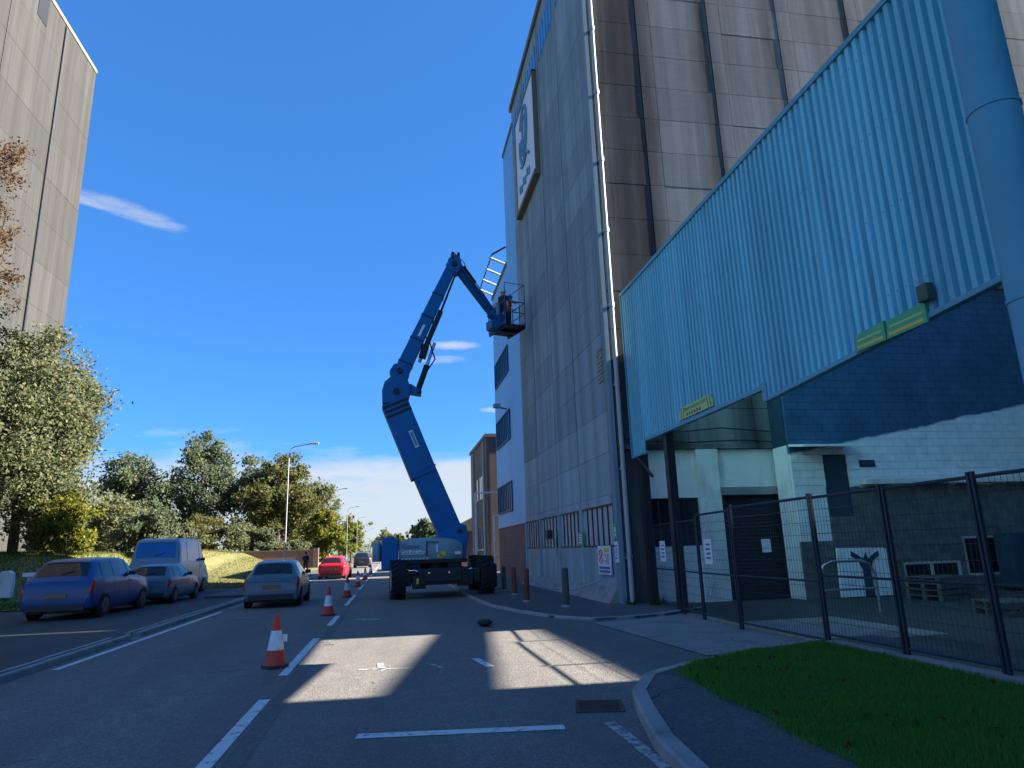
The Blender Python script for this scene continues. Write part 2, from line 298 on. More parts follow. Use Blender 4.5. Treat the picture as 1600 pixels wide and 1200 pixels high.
    def build(s, name, mats, parent=None, smooth=False, bevel=0, kind=None):
        o = bpy.data.objects.new(name, s.mesh(name, mats, smooth)); COL.objects.link(o); o.parent = parent
        if bevel:
            b = o.modifiers.new('bevel', 'BEVEL'); b.width = bevel; b.segments = 2; b.limit_method = 'ANGLE'; b.angle_limit = R(40)
        if kind: o['kind'] = kind
        return o
def tag(o, label, cat, group=None):
    o['label'] = label; o['category'] = cat
    if group: o['group'] = group
    return o
def thing(name, label, cat, loc=(0, 0, 0), rz=0, group=None):
    o = bpy.data.objects.new(name, None); COL.objects.link(o); o.location = loc; o.rotation_euler = (0, 0, rz); o.empty_display_size = .2
    return tag(o, label, cat, group)
def inst(name, me, parent, loc=(0, 0, 0), rot=None, sc=None):
    o = bpy.data.objects.new(name, me); COL.objects.link(o); o.parent = parent; o.location = loc
    if rot: o.rotation_euler = rot
    if sc: o.scale = sc
    return o
def copy_tree(o, parent=None):
    c = o.copy(); COL.objects.link(c); c.parent = parent
    for ch in list(o.children): copy_tree(ch, c)
    return c
def sheet(name, poly, z, m, kind='structure', parent=None):
    mb = MB(); mb.add([(x, y, z) for x, y in poly], [tuple(range(len(poly)))]); return mb.build(name, m, parent, kind=kind)
_tc = {}
def lettering(name, text, size, m, parent, loc, rot, squash=1, depth=.004):
    cu = bpy.data.curves.new(name, 'FONT'); cu.body = text; cu.size = size; cu.extrude = depth; cu.resolution_u = 3
    tmp = bpy.data.objects.new('tmp', cu); COL.objects.link(tmp); dg = bpy.context.evaluated_depsgraph_get()
    me = bpy.data.meshes.new_from_object(tmp.evaluated_get(dg)); bpy.data.objects.remove(tmp); bpy.data.curves.remove(cu)
    me.materials.clear(); me.materials.append(MATS[m]); o = inst(name, me, parent, loc, rot); o.scale = (squash, 1, 1); return o

# ---------------------------------------------------------------- the setting
def struct(o): o['kind'] = 'structure'; return o
sheet('ground', [(-900, -300), (900, -300), (900, 1500), (-900, 1500)], -.06, 'field')
road = sheet('road', [(-5.6, -30), (9, -30), (9, 330), (-5.6, 330)], 0, 'asphalt')
sheet('service_road', [(-24, -30), (-5.6, -30), (-5.6, 41), (-12.5, 41), (-12.5, 28), (-24, 28)], -.006, 'asphalt_dark')
sheet('yard', [(6.95, -30), (45, -30), (45, 18), (6.95, 18)], .006, 'asphalt_dark')
# resurfaced strip down the closed lane and an old trench patch
def patch(name, poly, z, m): 
    o = sheet(name, poly, z, m, None, road); return o
patch('resurfaced_strip', [(-1.30, 0), (-1.12, 0), (-1.12, 60), (-1.30, 60)], .003, 'asphalt_strip')
#patch('trench_patch', [(1.95, 10.2), (3.1, 9.6), (3.35, 12.6), (2.4, 21), (2.1, 26), (1.7, 26), (1.75, 15)], .003, 'asphalt_dark')
#patch('square_patch', [(-4.6, 6.4), (-2.6, 6.9), (-2.7, 8.3), (-4.7, 7.8)], .003, 'asphalt_dark')
def stripe(name, x0, y0, x1, y1, w, m='line_white', n=1, z=.005):
    a, b = Vector((x0, y0, 0)), Vector((x1, y1, 0)); d = (b - a).normalized(); s = Vector((-d.y, d.x, 0)) * w / 2
    mb = MB(); mb.add([tuple(p + Vector((0, 0, z))) for p in (a - s, b - s, b + s, a + s)], [(0, 1, 2, 3)]); return mb.build(name, m, road)
for y0, y1 in ((-1.5, 2.8), (6.0, 8.8), (10.4, 14.6), (17, 19.5), (23.2, 28.6), (33, 37.6), (42, 46.6), (51, 55.6), (60, 64.6), (69, 73.6), (78, 83), (90, 95), (105, 110), (120, 125)):
    stripe('lane_dash', -1.43 if y0 < 16 else -1.36, y0, -1.4 if y0 < 16 else -1.34, y1, .13)
stripe('edge_line', -5.08, 12.3, -5.05, 23, .12); stripe('edge_line', -5.04, 24.2, -5.0, 60, .1, 'line_faint')
stripe('stop_line', -.28, 6.82, 1.58, 6.56, .16); stripe('painted_mark', -.82, 18.2, -.25, 17.95, .32, 'line_faint'); stripe('painted_mark', 1.28, 10.85, 1.4, 10.05, .12)
stripe('painted_mark', -.42, 10.5, .35, 10.35, .07, 'line_faint'); stripe('painted_mark', -.1, 10.3, -.12, 10.95, .1, 'line_faint'); stripe('painted_mark', .55, 10.75, .75, 10.2, .07, 'line_faint')
stripe('painted_mark', -4.2, 20.6, -3.4, 20.1, .07, 'line_faint'); stripe('side_line', 2.0, 4.0, 2.02, 6.6, .11, 'line_faint')
for y in (40, 50, 60, 75, 90): stripe('side_line', 2.3, y, 2.3, y + 6, .1, 'line_faint')
for a in ((5.55, 12.2, 5.95, 12.0), (5.0, 11.5, 5.2, 11.4), (5.5, 11.1, 5.75, 11.05), (5.05, 10.5, 5.5, 10.35), (4.55, 10.2, 4.9, 10.1), (4.6, 12.3, 4.8, 12.2)): stripe('chalk_mark', *a, .07, 'line_faint', z=.017)
def resample(pts, step):
    out = []; pts = [Vector((*p, 0)) for p in pts]; acc = 0; cur = pts[0]; out.append(cur.copy())
    for a, b in zip(pts, pts[1:]):
        L = (b - a).length; pos = step - acc
        while pos <= L: out.append(a.lerp(b, pos / L)); pos += step
        acc = L - (pos - step)
    return out
def kerb_run(parent, pts, w=.13, h=.11, step=.9, gap=.012, skip=(), inward=1):
    P = resample(pts, step)
    for i, (a, b) in enumerate(zip(P, P[1:])):
        if i in skip: continue
        d = (b - a).normalized(); s = Vector((d.y, -d.x, 0)) * w * inward; a2, b2 = a + d * gap / 2, b - d * gap / 2
        c = .02; mb = MB(); hh = h + random.uniform(-.006, .006)
        q = [a2, b2, b2 + s, a2 + s]; k = [a2 + s * .15, b2 + s * .15, b2 + s, a2 + s]
        mb.add([(p.x, p.y, -.03) for p in q] + [(p.x, p.y, hh - c) for p in q[:2]] + [(p.x, p.y, hh) for p in k],
               [(0, 1, 5, 4), (4, 5, 7, 6), (6, 7, 8, 9), (2, 3, 9, 8), (3, 0, 4, 6, 9), (1, 2, 8, 7, 5)])
        mb.build('kerb_stone', 'kerb_stone', parent)
K1 = [(1.75, -6), (1.9, 2), (1.98, 4), (2.0, 5.22), (2.18, 6.07), (2.40, 6.95), (2.56, 7.5), (2.89, 8.15), (3.35, 8.58), (4.08, 8.98), (5.36, 9.61), (6.58, 10.05), (7.4, 10.15)]
near_pv = MB(); near_pv.prism([(p[0] + .06, p[1] - .06) for p in K1] + [(7.4, -6)], -.04, .10); near_pv = struct(near_pv.build('pavement', 'asphalt_path')); kerb_run(near_pv, K1, .15, .115)
K2 = [(7.6, 16.3), (7.0, 15.9), (6.2, 15.35), (5.46, 15.09), (4.43, 15.07), (3.66, 16.1), (3.13, 18.17), (2.78, 20.15), (2.68, 23.9), (2.7, 30), (2.7, 60)]
far_pv = MB(); far_pv.prism([(p[0] + .05, p[1] + .03) for p in K2] + [(2.75, 330), (7.6, 330)], -.04, .05); far_pv = struct(far_pv.build('pavement', 'asphalt_path')); kerb_run(far_pv, K2, .13, .062, inward=1)
drive = MB(); drive.add([(x, y, .012) for x, y in [(4.25, 14.6), (4.5, 9.75), (5.4, 9.85), (6.6, 10.25), (9, 10.3), (9, 13.4), (6.9, 13.4), (6.9, 15.5), (5.4, 14.9)]], [tuple(range(9))]); drive = struct(drive.build('driveway', 'drive_concrete'))
mb = MB(); mb.add([(6.58, 10.3, .017), (6.72, 10.3, .017), (6.72, 15.2, .017), (6.58, 15.2, .017)], [(0, 1, 2, 3)]); mb.build('yellow_line', 'line_yellow', drive)
# gully by the kerb
g = thing('gully_grate', 'rusty slotted drain grate in the gutter beside the curved kerb', 'drain', (2.12, 7.25, .004), R(-14))
mb = MB(); 
for a in ((-.24, -.26, -.2, .26), (.2, -.26, .24, .26), (-.2, -.26, .2, -.22), (-.2, .22, .2, .26)): mb.box(a[0], a[1], 0, a[2], a[3], .008)
mb.build('frame', 'cone_base', g); MB().box(-.2, -.22, -.003, .2, .22, .001).build('pit', 'black_paint', g)
bar = MB().box(-.2, -.012, 0, .2, .012, .007).mesh('bar', 'cone_base')
for k in range(9): inst('bar', bar, g, (0, -.19 + k * .0475, .001), (0, 0, R(8)))
# median kerb between the carriageway and the service road
med = MB(); med.box(-5.62, -20, -.04, -5.34, 15.6, .07); med.box(-5.62, 16.9, -.04, -5.34, 31, .07); med = struct(med.build('traffic_island', 'drive_concrete'))
kerb_run(med, [(-5.33, y) for y in (-20, 31)][::-1], .10, .10, .92, skip=(15,)); kerb_run(med, [(-5.63, -20), (-5.63, 31)], .10, .10, .92, skip=(39,))
lp = MB(); lp.prism([(-7.5, 31), (-5.42, 31), (-5.35, 130), (-7.3, 130)], -.04, .08); lp = struct(lp.build('footpath', 'asphalt_path')); kerb_run(lp, [(-5.38, 75), (-5.38, 31)], .12, .10)
# grass bank on the left
def sm(a, b, x): 
    t = np.clip((x - a) / (b - a), 0, 1); return t * t * (3 - 2 * t)
def bank_z(x, y):
    x = np.asarray(x, float); y = np.asarray(y, float)
    y0 = 28 + 13 * sm(-18, -12.5, x); d = y - y0
    z = .03 + 2.15 * sm(0, 24, d) * sm(0, 8, -7.5 - x) + .9 * sm(0, 5, d) * sm(0, 3, -13 - x)
    return np.minimum(z, 2.15 + .12 * np.sin(x * .35) * np.cos(y * .22))
def terrain(name, xs, ys, zf, m):
    X, Y = np.meshgrid(xs, ys); Z = zf(X, Y); n, k = X.shape
    v = np.stack([X.ravel(), Y.ravel(), Z.ravel()], 1).tolist()
    f = [(j * k + i, j * k + i + 1, (j + 1) * k + i + 1, (j + 1) * k + i) for j in range(n - 1) for i in range(k - 1)]
    mb = MB(); mb.add(v, f); return mb.build(name, m, None, True, kind='structure')
terrain('grass_bank', np.linspace(-80, -12.5, 60), np.linspace(28, 150, 90), bank_z, 'bank_grass')
terrain('grass_bank', np.linspace(-12.499, -7.5, 24), np.linspace(41.0, 150, 90), bank_z, 'bank_grass')
def blades(name, px, py, pz, h, w, m, lean=.5):
    n = len(px); a = rng.uniform(0, 2 * np.pi, n); hh = h * rng.uniform(.5, 1.25, n); ww = w * rng.uniform(.7, 1.3, n); la = rng.uniform(0, 2 * np.pi, n); le = hh * lean * rng.uniform(.1, 1, n)
    dx, dy = np.cos(a) * ww, np.sin(a) * ww
    v = np.empty((n, 3, 3)); v[:, 0] = np.stack([px - dx, py - dy, pz], 1); v[:, 1] = np.stack([px + dx, py + dy, pz], 1); v[:, 2] = np.stack([px + np.cos(la) * le, py + np.sin(la) * le, pz + hh], 1)
    me = bpy.data.meshes.new(name); me.vertices.add(3 * n); me.vertices.foreach_set('co', v.ravel()); me.loops.add(3 * n); me.loops.foreach_set('vertex_index', np.arange(3 * n)); me.polygons.add(n)
    me.polygons.foreach_set('loop_start', np.arange(0, 3 * n, 3)); me.update(calc_edges=True); me.materials.append(MATS[m])
    o = bpy.data.objects.new(name, me); COL.objects.link(o); o['kind'] = 'stuff'; return o
LAWN = [(3.05, -3), (3.12, 4.89), (3.24, 5.95), (3.28, 7.13), (3.43, 8.2), (3.75, 8.62), (4.35, 8.9), (5.83, 9.5), (6.15, 9.3), (6.1, 7.4), (6.05, 5.75), (6.05, -3)]
lw = MB(); lw.prism(LAWN, .09, .125); struct(lw.build('lawn', 'lawn'))
def inpoly(px, py, poly):
    c = np.zeros(len(px), bool); n = len(poly)
    for i in range(n):
        (x1, y1), (x2, y2) = poly[i], poly[(i + 1) % n]
        with np.errstate(divide='ignore', invalid='ignore'): k = ((y1 > py) != (y2 > py)) & (px < (x2 - x1) * (py - y1) / (y2 - y1 + 1e-12) + x1)
        c ^= k
    return c
bx, by = rng.uniform(2.95, 6.2, 190000), rng.uniform(2.5, 9.6, 190000)
jx = bx + rng.normal(0, .06, len(bx)); k = inpoly(jx + .05 * np.sin(by * 5), by + rng.normal(0, .05, len(bx)), LAWN); bx, by = bx[k], by[k]
hv = .6 + .8 * (np.sin(bx * 3.1 + np.sin(by * 2.3) * 2) * np.cos(by * 2.7 + bx) * .5 + .5)
pat = np.sin(bx * 2.3 + 1.7 * np.sin(by * 1.1)) + np.sin(by * 3.7 + bx * 1.3) + rng.normal(0, .5, len(bx)); k = pat > -1.75; bx, by, hv = bx[k], by[k], hv[k]
tag(blades('lawn_grass', bx, by, np.full(len(bx), .12), .055 * hv, .0045, 'grass_blade'), 'short dark green grass on the corner lawn beside the mesh fence', 'grass')
k = rng.random(len(bx)) < .05; tx, ty = bx[k], by[k]; tag(blades('dry_grass', tx + rng.normal(0, .05, len(tx)), ty + rng.normal(0, .05, len(ty)), np.full(len(tx), .11), .10 * rng.uniform(.5, 1.2, len(tx)), .004, 'verge_blade', .9), 'paler straggling blades scattered through the corner lawn', 'grass')
lx, ly = rng.uniform(2.4, 6.3, 260), rng.uniform(4.4, 9.4, 260); kk = inpoly(lx, ly, LAWN); lz = np.where(kk, .165, .112); k2 = kk | ((lx > 2.75) & (ly < 7.2) & (rng.random(260) < .3)); lt_ = leaves_mesh_flat = np.stack([lx[k2], ly[k2], lz[k2]], 1)
bx, by = rng.uniform(-34, -7.6, 70000), rng.uniform(28, 75, 70000); k = ((bx < -12.6) & (by < 46)); bx, by = bx[k], by[k]
gx, gy = rng.uniform(-30, -7.6, 60000), rng.uniform(41, 72, 60000); tag(blades('bank_grass_blades', gx, gy, bank_z(gx, gy) - .01, .09, .02, 'bank_blade', .8), 'dry golden green grass covering the mound behind the van', 'grass')
tag(blades('bank_turf', bx, by, bank_z(bx, by) - .01, .16, .02, 'verge_blade', .6), 'rough sunlit grass on the bank beside the service road', 'grass')
mb = MB(); mb.add([(x, y, .112 + dz) for x, y, dz in ((6.12, 9.35, 0), (6.12, -3, 0), (6.75, -3, 0), (6.75, 9.9, 0), (6.4, 10.0, 0))], [(0, 1, 2, 3, 4)]); struct(mb.build('fence_footing', 'soil'))
mb = MB(); mb.box(6.2, -3, .05, 6.42, 9.5, .15); struct(mb.build('edging_strip', 'kerb_stone'))

# ---------------------------------------------------------------- buildings on the right
# --- big concrete silo
SX, SY0, SY1, SH = 6.15, 18.2, 31.2, 24.5
silo = thing('concrete_silo', 'tall stained grey concrete silo with framed emblem board and ground floor windows', 'silo', (SX, SY0, 0))
def at(o): return Vector((-SX, -SY0, 0))
def sb(mb, name, m, parent=silo, **k):            # silo parts are written in world coordinates
    mb.v = [(x - SX, y - SY0, z) for x, y, z in mb.v] if parent is silo else mb.v
    return mb.build(name, m, parent, **k)
sb(MB().box(SX + .09, SY0 + .09, 0, 24, SY1, SH - .3), 'core', 'joint_dark')
bays = [18.52, 21.8, 24.85, 28.14, 31.15]
def panel_grid(fn, rows, m, names='panel'):
    for z0, z1 in rows: fn(z0, z1)
lifts = [(3.0 + i * 1.195, 3.0 + (i + 1) * 1.195) for i in range(18)]
_pm = {}
def wall_panel(x0, y0, z0, x1, y1, z1, m):
    key = (round(x1 - x0, 3), round(y1 - y0, 3), round(z1 - z0, 3), m)
    if key not in _pm: _pm[key] = MB().box(0, 0, 0, x1 - x0, y1 - y0, z1 - z0).mesh('panel', m)
    return inst('panel', _pm[key], silo, (x0 - SX, y0 - SY0, z0))
for a, b in zip(bays, bays[1:]):
    for i, (z0, z1) in enumerate(lifts):
        j = random.uniform(0, .006)
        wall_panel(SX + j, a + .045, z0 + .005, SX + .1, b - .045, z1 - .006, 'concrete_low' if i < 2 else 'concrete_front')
    wall_panel(SX - .02, a + .045, 2.74, SX + .1, b - .045, 2.99, 'concrete_low'); wall_panel(SX, a + .045, .42, SX + .1, b - .045, 1.54, 'concrete_low')
    # ground floor window: ribbed glazing between mullions
    w = sb(MB().box(SX + .05, a + .10, 1.6, SX + .08, b - .10, 2.7), 'window', 'ribbed_glazing')
    mu = MB(); n = 6
    for k in range(n + 1): y = a + .08 + (b - a - .16) * k / n; mu.box(SX + .01, y - .022, 1.58, SX + .07, y + .022, 2.72)
    mu.box(SX, a + .06, 1.55, SX + .07, b - .06, 1.6); mu.box(SX, a + .06, 2.7, SX + .07, b - .06, 2.735)
    mu.v = [(x - SX, y - SY0, z) for x, y, z in mu.v]; mu.build('window_frame', 'fence_grey', w)
    # high window under the parapet
    w = sb(MB().box(SX - .012, a + .35, 22.0, SX + .02, b - .35, 23.25), 'window', 'sky_reflect_glass')
    mu = MB()
    for k in range(6): y = a + .35 + (b - a - .7) * k / 5; mu.box(SX - .03, y - .02, 21.95, SX - .005, y + .02, 23.3)
    mu.v = [(x - SX, y - SY0, z) for x, y, z in mu.v]; mu.build('window_frame', 'logo_blue', w)
    # slim pier between bays
    p = MB(); p.box(SX - .05, b - .11, .3, SX + .1, b + .07, 2.74); sb(p, 'pier', 'concrete_low')
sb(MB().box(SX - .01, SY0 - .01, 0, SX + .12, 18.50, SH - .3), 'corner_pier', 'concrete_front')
pl = MB()
pl.extrude([(SX - .32, .0), (SX - .05, .43), (SX + .1, .43), (SX + .1, .0)], 'y', 18.5, SY1)
sb(pl, 'plinth', 'plinth_concrete'); sb(MB().box(SX - .10, SY0 - .12, SH - .3, 24, SY1 + .05, SH), 'parapet', 'sign_frame')
# side wall facing the yard entrance: lifts between projecting ribs
cols = [(6.30, 7.95, 0), (7.98, 8.45, 1), (8.47, 10.55, 0), (10.58, 11.05, 1), (11.07, 13.2, 0), (13.23, 13.75, 1), (13.77, 16.0, 0), (16.03, 16.5, 1), (16.52, 19, 0), (19.02, 24, 0)]
for x0, x1, rib in cols:
    for i, (z0, z1) in enumerate(lifts[1:]):
        wall_panel(x0, SY0 - (.012 if rib else random.uniform(0, .006)), z0 + .006, x1, SY0 + .1, z1 - .008, 'concrete_side')
wallp = MB(); wallp.box(SX + .14, SY0, .0, 6.95, SY0 + .1, 4.18); sb(wallp, 'wall', 'concrete_side')
# painted ground floor of the side wall
for nm, m, bx_ in (('painted_wall', 'white_render', (6.96, SY0 - .02, 2.82, 8.55, SY0 + .1, 4.18)), ('painted_wall', 'white_render', (6.96, SY0 - .02, .0, 8.55, SY0 + .1, 1.5)), ('painted_pilaster', 'white_render', (8.56, SY0 - .14, 0, 9.22, SY0 + .1, 4.18)),
                  ('painted_wall', 'white_render', (9.23, SY0 - .02, 2.92, 11.35, SY0 + .1, 4.18)), ('painted_pilaster', 'white_render', (11.36, SY0 - .14, 0, 12.0, SY0 + .1, 4.18)), ('painted_wall', 'white_render', (12.01, SY0 - .02, 0, 16, SY0 + .1, 4.18)),
                  ('ledge', 'concrete_side', (6.3, SY0 - .16, 4.19, 16, SY0 + .08, 4.32))):
    sb(MB().box(*bx_), nm, m)
w = sb(MB().box(6.96, SY0 + .03, 1.5, 8.55, SY0 + .06, 2.82), 'window', 'dark_glass'); mu = MB()
for k in range(5): x = 6.99 + k * .385; mu.box(x - .02, SY0 - .01, 1.5, x + .02, SY0 + .05, 2.82)
mu.v = [(x - SX, y - SY0, z) for x, y, z in mu.v]; mu.build('window_frame', 'fence_grey', w)
sh = sb(MB().box(9.24, SY0 + .06, 0, 11.34, SY0 + .09, 2.9), 'roller_shutter', 'black_steel')
slat = MB(); slat.extrude([(SY0 - .0 - SY0, 0), (SY0 + .02 - SY0, .09), (SY0 + .055 - SY0, .1), (SY0 + .055 - SY0, 0)], 'x', 9.26 - SX, 11.32 - SX); slat = slat.mesh('slat', 'dark_metal')
for k in range(28): inst('slat', slat, sh, (0, 0, .03 + k * .1))
sb(MB().box(9.2, SY0 - .16, 2.86, 11.38, SY0 + .02, 3.08), 'shutter_box', 'galvanised')
MB().box(10.35 - SX, -.02, 1.25, 10.62 - SX, -.005, 1.62).build('notice', 'sign_white', sh)
# cables strung along the side wall
cb = MB(); cb.tube([(6.5, SY0 - .2, 4.45), (8.4, SY0 - .22, 4.36), (10, SY0 - .2, 4.42), (12, SY0 - .2, 4.3)], .02, 6); cb.tube([(6.5, SY0 - .18, 4.75), (7.6, SY0 - .2, 4.62), (9.4, SY0 - .2, 4.78), (11.9, SY0 - .18, 4.6)], .018, 6); sb(cb, 'cable', 'black_steel')
# rain pipe at the corner
dp = MB(); dp.tube([(SX + .22, SY0 - .14, .1), (SX + .22, SY0 - .14, SH - .4)], .065, 12); pipe = sb(dp, 'downpipe', 'grey_pipe', smooth=True)
for z in np.arange(1.2, 24, 2.4):
    c = MB(); c.lathe([(.085, z), (.085, z + .14)], 12, (SX + .22 - SX, -.14, 0)); c.box(.14, -.12, z + .03, .30, .02, z + .08); c.build('pipe_bracket', 'galvanised', pipe)
hop = MB(); hop.box(.1, -.3, SH - .62, .36, -.02, SH - .36); hop.build('hopper_head', 'galvanised', pipe)
# crumbled brick repair at the pier
for zz, (a, b) in enumerate([(7.6, 7.72)] * 1):
    for k in range(9):
        for q in range(2): sb(MB().box(SX - .035, 18.55 + q * .23 + (k % 2) * .08, 6.3 + k * .12, SX + .02, 18.55 + q * .23 + .21 + (k % 2) * .08, 6.3 + k * .12 + .1), 'brick', 'plinth_concrete')
# emblem board
eb = thing('emblem_board', 'large pale board with a looping blue leaf emblem high on the silo', 'sign', (SX, 27.3, 17.1))
fx = -.2
MB().box(fx + .03, -2.05, .1, -.02, 2.05, 4.9).build('backing', 'sign_white', eb)
fr = MB(); fr.box(fx - .06, -2.15, -.1, -.01, 2.15, .1); fr.box(fx, -2.15, .1, -.01, -2.05, 5.0); fr.box(fx, 2.05, .1, -.01, 2.15, 5.0); fr.box(fx, -2.15, 4.9, -.01, 2.15, 5.0); fr.build('frame', 'sign_frame', eb)
def loop(cy, cz, ry, rz, tilt, n=28): return [(fx - .0, cy + ry * math.cos(a) * math.cos(tilt) - rz * math.sin(a) * math.sin(tilt), cz + ry * math.cos(a) * math.sin(tilt) + rz * math.sin(a) * math.cos(tilt)) for a in np.linspace(.3, 2 * math.pi - .1, n)]
em = MB(); em.tube(loop(.1, 3.2, .75, 1.35, .25), .075, 6); em.tube(loop(.1, 3.2, .42, .95, .25), .06, 6); em.tube([(fx, .8, 1.9), (fx, .2, 1.75), (fx, -.5, 2.0), (fx, -1.0, 1.6)], .07, 6); em.tube([(fx, .1, 2.2), (fx, .3, 3.2), (fx, .1, 4.5)], .05, 6); em.build('emblem', 'logo_blue', eb)
bars = MB()
for k in range(6): z = 1.2 - .16 * (k % 2); bars.box(fx - .005, 1.2 - k * .42, z - .35, fx + .02, 1.45 - k * .42, z)
bars.build('lettering', 'logo_blue', eb)
# notices on the silo front
def notice(name, label, y0, y1, z0, z1, m, x=SX - .075):
    o = thing(name, label, 'sign', (x, (y0 + y1) / 2, z0)); MB().box(-.012, -(y1 - y0) / 2, 0, .02, (y1 - y0) / 2, z1 - z0).build('board', m, o); return o
o = notice('safety_notice', 'tall white safety notice with red rings and blue panels on the silo wall', 18.78, 19.95, .78, 1.58, 'sign_white')
mk = MB(); mk.box(-.016, -.52, .62, -.01, -.05, .74); mk.build('yellow_panel', 'sign_yellow', o); 
for k in range(2): mk = MB(); mk.box(-.016, -.5, .05 + k * .1, -.01, .5, .12 + k * .1); mk.build('blue_panel', 'sign_blue', o)
for k in range(2):
    mk = MB(); pts = [(-.014, .28 + .15 * math.cos(a), .60 - k * .2 + .085 * math.sin(a)) for a in np.linspace(0, 2 * math.pi, 18)]; mk.tube(pts, .018, 5); mk.tube([(-.014, .18, .55 - k * .2), (-.014, .38, .65 - k * .2)], .012, 5); mk.build('red_ring', 'sign_red', o)
mk = MB()
for k in range(5): mk.box(-.016, -.48, .53 - k * .055, -.01, -.05 - .08 * (k % 3), .555 - k * .055)
mk.build('lettering', 'sign_blue', o)
o = notice('fire_point_sign', 'green first aid sign on the pier between ground floor windows', 21.55, 22.0, 1.62, 2.02, 'sign_green'); mk = MB()
for k in range(4): mk.box(-.016, -.17, .06 + k * .08, -.01, .17 - .1 * (k % 2), .1 + k * .08)
mk.build('lettering', 'sign_white', o)
o = notice('exit_sign', 'narrow green sign high on the corner pier above a white notice', 18.24, 18.48, 1.75, 2.15, 'sign_green', SX - .03); mk = MB(); mk.box(-.016, -.05, .2, -.01, .05, .32); mk.box(-.016, -.06, .08, -.01, .06, .14); mk.build('pictogram', 'sign_white', o)
o = notice('corner_notice', 'narrow white notice with blue lettering low on the silo corner pier', 18.24, 18.48, 1.12, 1.68, 'sign_white', SX - .03); mk = MB()
for k in range(5): mk.box(-.016, -.08, .1 + k * .08, -.01, .08 - .04 * (k % 2), .14 + k * .08)
mk.build('lettering', 'sign_blue', o)
o = thing('wall_lamp', 'small grey floodlight hanging from a bracket above the silo windows', 'lamp', (SX - .02, 25.2, 2.3)); MB().tube([(0, 0, 0), (-.25, 0, .05), (-.3, 0, -.1)], .02, 6).build('bracket', 'galvanised', o); MB().box(-.42, -.16, -.42, -.2, .16, -.1).build('housing', 'fence_grey', o, bevel=.02); MB().tube([(-.06, 0, -.4), (-.06, .02, -1.05)], .025, 6).build('conduit', 'galvanised', o)
# --- blue clad tower and lower block on brick base
def clad(name, label, x, y0, y1, z0, z1, depth, brick):
    o = thing(name, label, 'building', (x, y0, 0)); L = y1 - y0
    MB().box(.06, 0, 0, depth, L, z1 - .1).build('core', 'joint_dark', o)
    n = max(2, round(L / 1.05)); w = L / n
    me = MB().box(0, .006, 0, .07, w - .006, z1 - z0).mesh('panel', 'blue_clad')
    for k in range(n): inst('panel', me, o, (random.uniform(0, .006), k * w, z0))
    MB().box(-.05, -.05, z1, depth, L + .05, z1 + .22).build('roof', 'sign_frame', o)
    MB().box(.02, L - .02, z0, depth, L + .02, z1).build('end_cladding', 'blue_clad', o)
    if brick: MB().box(.03, 0, 0, .2, L, z0 - .03).build('brick_base', 'brickwork', o); MB().box(-.02, 0, z0 - .03, .1, L, z0).build('flashing', 'galvanised', o)
    return o
clad('clad_tower', 'narrow tall blue clad stair tower next to the concrete silo', 6.2, 31.28, 34.3, 2.75, 23.4, 9, True)
lowb = clad('clad_block', 'lower blue clad block with three barred windows above a red brick base', 6.22, 34.34, 39.9, 2.75, 16.8, 9, True)
for z0, z1 in ((10.95, 12.3), (7.3, 8.75), (3.55, 4.95)):
    w = MB().box(-.03, .5, z0, .02, 5.0, z1).build('window', 'sky_reflect_glass', lowb); mu = MB()
    for k in range(9): y = .5 + 4.5 * k / 8; mu.box(-.07, y - .03, z0 - .04, -.02, y + .03, z1 + .04)
    mu.box(-.075, .46, z0 - .07, -.02, 5.04, z0); mu.box(-.075, .46, z1, -.02, 5.04, z1 + .07); mu.build('window_frame', 'fence_grey', w)
rl = thing('roof_walkway', 'white steel guard frame leaning out over the blue block roof edge', 'railing', (6.2, 34.6, 17.02))
ra = MB(); ra.tube([(-.75, 0, .5), (-.75, 5.2, .5)], .04, 6); ra.tube([(-.75, 0, .5), (0, -.2, .9)], .05, 6); ra.build('rail', 'dark_metal', rl)
for k in range(4): MB().tube([(.2, .3 + k * 1.6, .02), (-.85, .3 + k * 1.6, .45)], .06, 6).build('bracket', 'white_panel', rl)
o = thing('security_camera', 'small grey camera on an arm above the middle window of the blue block', 'camera', (6.19, 35.6, 8.95)); MB().tube([(0, 0, 0), (-.5, 0, .1)], .035, 6).build('arm', 'fence_grey', o); MB().box(-.75, -.12, .05, -.35, .12, .28).build('housing', 'galvanised', o, bevel=.02)
# --- brown building beyond with pipework
bb = thing('brown_building', 'plain brown rendered building with pipes beyond the blue block', 'building', (6.9, 49, 0))
MB().box(0, 0, .05, 12, 10, 9.6).build('wall', 'brown_render', bb); MB().box(-.1, -.1, 9.6, 12, 10.1, 9.85).build('parapet', 'sign_frame', bb)
for x, y in ((-.12, 1.0), (-.12, 7.5), (.9, -.12)): MB().tube([(x, y, .1), (x, y, 9.4)], .09, 8).build('pipe', 'grey_pipe', bb, True)
for y in (2.5, 5.2):
    for z in (1.6, 5.4):
        w = MB().box(-.02, y, z, .02, y + 1.5, z + 1.6).build('window', 'dark_glass', bb); mu = MB(); mu.box(-.05, y - .06, z - .1, .01, y + 1.56, z); mu.box(-.05, y + .72, z, -.02, y + .78, z + 1.6); mu.build('window_frame', 'white_panel', w)
ga = thing('pipe_gantry', 'white steel pipe gantry in front of the brown building', 'gantry', (5.4, 44, .05)); 
for x, z in ((0, 5.1), (1.2, 3.6)): 
    MB().tube([(x, 0, 0), (x, 0, z)], .06, 8).build('post', 'white_panel', ga); MB().tube([(x, 0, z), (2.6, 0, z)], .05, 8).build('beam', 'white_panel', ga)
MB().tube([(0, 0, 1.0), (2.6, 0, 1.0)], .03, 6).build('rail', 'galvanised', ga)
